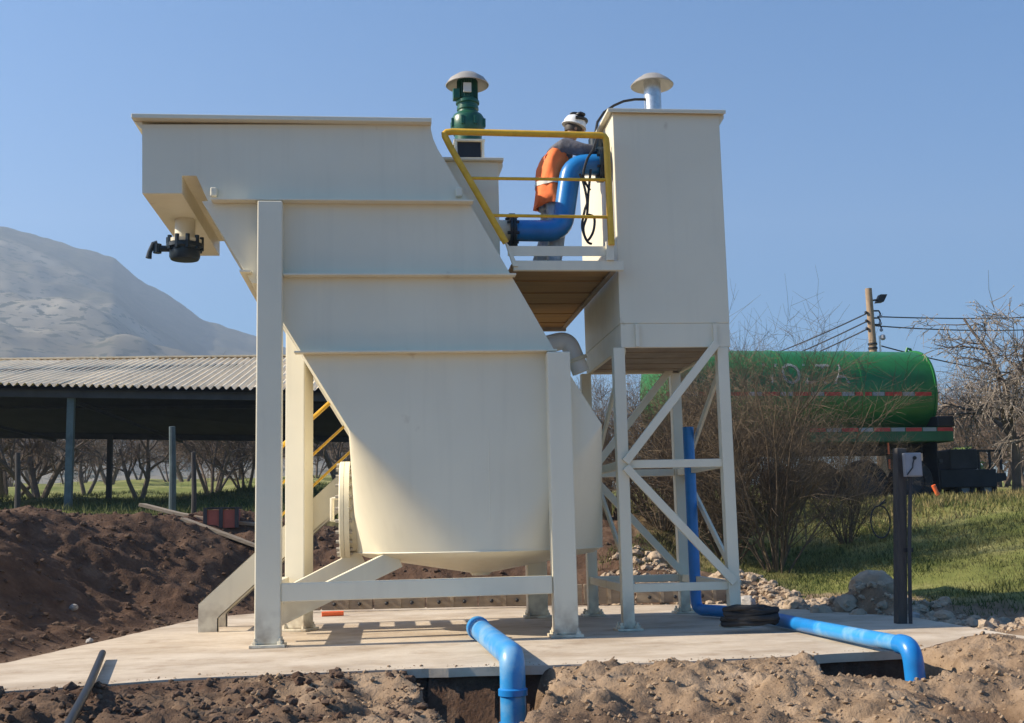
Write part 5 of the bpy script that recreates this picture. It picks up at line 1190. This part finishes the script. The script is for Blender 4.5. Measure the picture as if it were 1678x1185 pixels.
E = [(0, 1), (1, 2), (2, 3), (3, 4), (4, 5), (5, 6), (6, 7), (3, 8), (8, 9), (9, 10), (10, 11), (3, 12), (12, 13), (13, 14), (14, 15), (0, 16), (16, 17), (17, 18), (18, 19), (0, 20), (20, 21), (21, 22), (22, 23)]
bodyp = skin_body('body', J, E, M_SKIN, wk)
def sc(j, k): r = j[3]; r = r if isinstance(r, tuple) else (r, r); return (*j[:3], (r[0] + k, r[1] + k))
jj = [J[0], J[1], J[2], J[3], J[8], J[9], J[10], J[12], J[13], J[14]]
skin_body('jacket', [sc(j, 0.014) for j in jj[:1]] + [sc(j, 0.016) for j in jj[1:4]] + [sc(j, 0.026) for j in jj[4:]], [(0, 1), (1, 2), (2, 3), (3, 4), (4, 5), (5, 6), (3, 7), (7, 8), (8, 9)], M_FLEECE, wk)
rings = [(-0.015, 0.76, 0.150, 0.225), (-0.02, 0.765, 0.178, 0.25), (-0.015, 0.86, 0.172, 0.243), (-0.01, 0.97, 0.165, 0.235), (-0.005, 1.08, 0.163, 0.228), (0.01, 1.18, 0.160, 0.225), (0.035, 1.27, 0.158, 0.225), (0.07, 1.35, 0.148, 0.220), (0.11, 1.42, 0.122, 0.20), (0.15, 1.475, 0.09, 0.14), (0.175, 1.50, 0.065, 0.085)]
vs, fs = [], []; nv_ = 40; rv = random.Random(3)
for i, (cx, z_, rx, ry) in enumerate(rings):
    for k in range(nv_):
        t = 2 * pi * k / nv_; wr = 1 + (0.05 * sin(5 * t + i * 0.9) + 0.035 * sin(11 * t - i * 1.7) + rv.uniform(-.015, .015)) * (1 if 1 <= i < 8 else 0.2)
        vs.append(V((cx + rx * cos(t) * wr, ry * sin(t) * wr, z_ + 0.012 * sin(3 * t + i))) * S)
for i in range(len(rings) - 1):
    for k in range(nv_): fs.append((i * nv_ + k, i * nv_ + (k + 1) % nv_, (i + 1) * nv_ + (k + 1) % nv_, (i + 1) * nv_ + k))
mb = MB(); mb.add(vs, fs); vest = mb.build('vest', M_ORANGE, wk, smooth=80)
for z0_, z1_ in ((0.98, 1.03),):
    vs, fs = [], []
    for i, z_ in enumerate((z0_, z1_)):
        for k in range(nv_):
            t = 2 * pi * k / nv_; wr = 1.045 + 0.05 * sin(5 * t + 3.0) + 0.035 * sin(11 * t - 5.5); vs.append(V((-0.008 + 0.165 * cos(t) * wr, 0.235 * sin(t) * wr, z_)) * S)
    for k in range(nv_): fs.append((k, (k + 1) % nv_, nv_ + (k + 1) % nv_, nv_ + k))
    mb = MB(); mb.add(vs, fs); mb.build('reflective_band', M_REFLECT, vest, smooth=80)
skin_body('trousers', [(0.0, 0, 0.90, (0.12, 0.14)), sc(J[16], 0.01), sc(J[17], 0.036), (J[18][0], J[18][1], 0.09, 0.09), sc(J[20], 0.01), sc(J[21], 0.036), (J[22][0], J[22][1], 0.09, 0.09)], [(0, 1), (1, 2), (2, 3), (0, 4), (4, 5), (5, 6)], M_JEANS, wk)
for a, b in ((18, 19), (22, 23)):
    skin_body('boot', [(J[a][0], J[a][1], 0.12, 0.062), (J[a][0], J[a][1], 0.045, (0.055, 0.05)), (J[b][0], J[b][1], 0.042, (0.05, 0.042))], [(0, 1), (1, 2)], M_BOOT, wk, sub=1)
def lmb(): return MB()
# hands: palm with five bent fingers
for side, wi in ((-1, 11), (1, 15)):
    w_ = V(J[wi][:3]); fw_ = V((1, 0, 0.1)).normalized(); sd = V((0, 1, 0)); upn = V((0, 0, 1))
    js = [(*w_, 0.026), (*(w_ + fw_ * 0.05), (0.028, 0.018))]; es = [(0, 1)]
    for k, (off, ln) in enumerate(((-0.030, 0.062), (-0.010, 0.074), (0.010, 0.070), (0.030, 0.054))):
        b0_ = w_ + fw_ * 0.085 + sd * off; m_ = b0_ + fw_ * ln * .5 - upn * 0.006; t_ = m_ + (fw_ * 0.6 - upn * 0.8) * ln * .5
        i0 = len(js); js += [(*b0_, 0.0105), (*m_, 0.0095), (*t_, 0.0085)]; es += [(1, i0), (i0, i0 + 1), (i0 + 1, i0 + 2)]
    th = w_ + fw_ * 0.02 + sd * (0.035 * -side * -1); i0 = len(js); t2_ = th + fw_ * 0.03 - upn * 0.03; js += [(*th, 0.012), (*t2_, 0.011)]; es += [(0, i0), (i0, i0 + 1)]
    skin_body('hand', js, es, M_SKIN, bodyp, sub=1)
# face, hair, helmet
hc0 = V((0.275, 0, 1.66)) * S
mb = lmb(); mb.ico(hc0 + V((0.095, 0, -0.02)) * S, 0.018 * S, rr, 0.05, (1.1, 0.8, 1.2), 1); mb.build('nose', M_SKIN, bodyp)
for sy in (-1, 1):
    mb = lmb(); mb.ico(hc0 + V((0.08, 0.033 * sy, 0.012)) * S, 0.011 * S, rr, 0.0, (1, 1, 1), 1); mb.build('eye', M_BOOT, bodyp)
    mb = lmb(); mb.ico(hc0 + V((0.0, 0.085 * sy, -0.01)) * S, 0.028 * S, rr, 0.05, (0.7, 0.4, 1.1), 1); mb.build('ear', M_SKIN, bodyp)
mb = lmb(); mb.box(hc0 + V((0.082, -0.022, -0.065)) * S, hc0 + V((0.09, 0.022, -0.057)) * S); mb.build('mouth', M_CRATE, bodyp, smooth=0)
mb = lmb(); mb.lathe([(0.088 * S, -0.035 * S), (0.098 * S, 0.0), (0.092 * S, 0.04 * S)], hc0 + V((-0.012, 0, 0.0)) * S, (0.2, 0, 1), 20); mb.build('hair', M_BOOT, wk)
hax = V((0.30, 0, 1)).normalized(); hcen = hc0 + V((0.0, 0, 0.035)) * S
mb = lmb(); mb.lathe([(0.138 * S, -0.006 * S), (0.140 * S, 0.0), (0.128 * S, 0.012 * S), (0.124 * S, 0.05 * S), (0.104 * S, 0.09 * S), (0.06 * S, 0.118 * S), (0.01 * S, 0.125 * S)], hcen, hax, 28); hel = mb.build('helmet', M_HELMET, wk)
mb = lmb(); mb.tube([hcen + V((0.12, sy_ * 0.11, 0.02)) * S if False else hcen + V((0.14 * cos(a), 0.14 * sin(a), 0.055)) * S for a, sy_ in [(-1.6 + i * 0.32, 0) for i in range(11)]], 0.018 * S, 8); mb.build('goggles_strap', M_BLACK, hel)
mb = lmb(); mb.ico(hcen + V((0.06, -0.08, 0.105)) * S, 0.055 * S, rr, 0.08, (1.1, 1.0, 0.55), 1); mb.ico(hcen + V((0.0, -0.03, 0.135)) * S, 0.04 * S, rr, 0.08, (1.2, 0.8, 0.5), 1); mb.build('goggles', M_BLACK, hel)
for t, rx in ((1.10, (0.160, 0.190)),):
    pass

# ------------------------------------------------------------------ haze in the air
mb = MB(); mb.box((-2050, -240, -4.0), (2050, 2050, 560))
hz = mb.build('haze', bpy.data.materials.new('haze_air'), smooth=0); hm = hz.data.materials[0]; hm.use_nodes = True
nt = hm.node_tree; nt.nodes.remove(nt.nodes['Principled BSDF'])
pv = nt.nodes.new('ShaderNodeVolumePrincipled'); pv.inputs['Color'].default_value = (0.58, 0.75, 1.0, 1); pv.inputs['Density'].default_value = 0.00052; pv.inputs['Anisotropy'].default_value = 0.2
nt.links.new(pv.outputs[0], nt.nodes['Material Output'].inputs['Volume'])
tag(hz, 'thin bluish haze in the air over the valley', None, None, 'stuff')
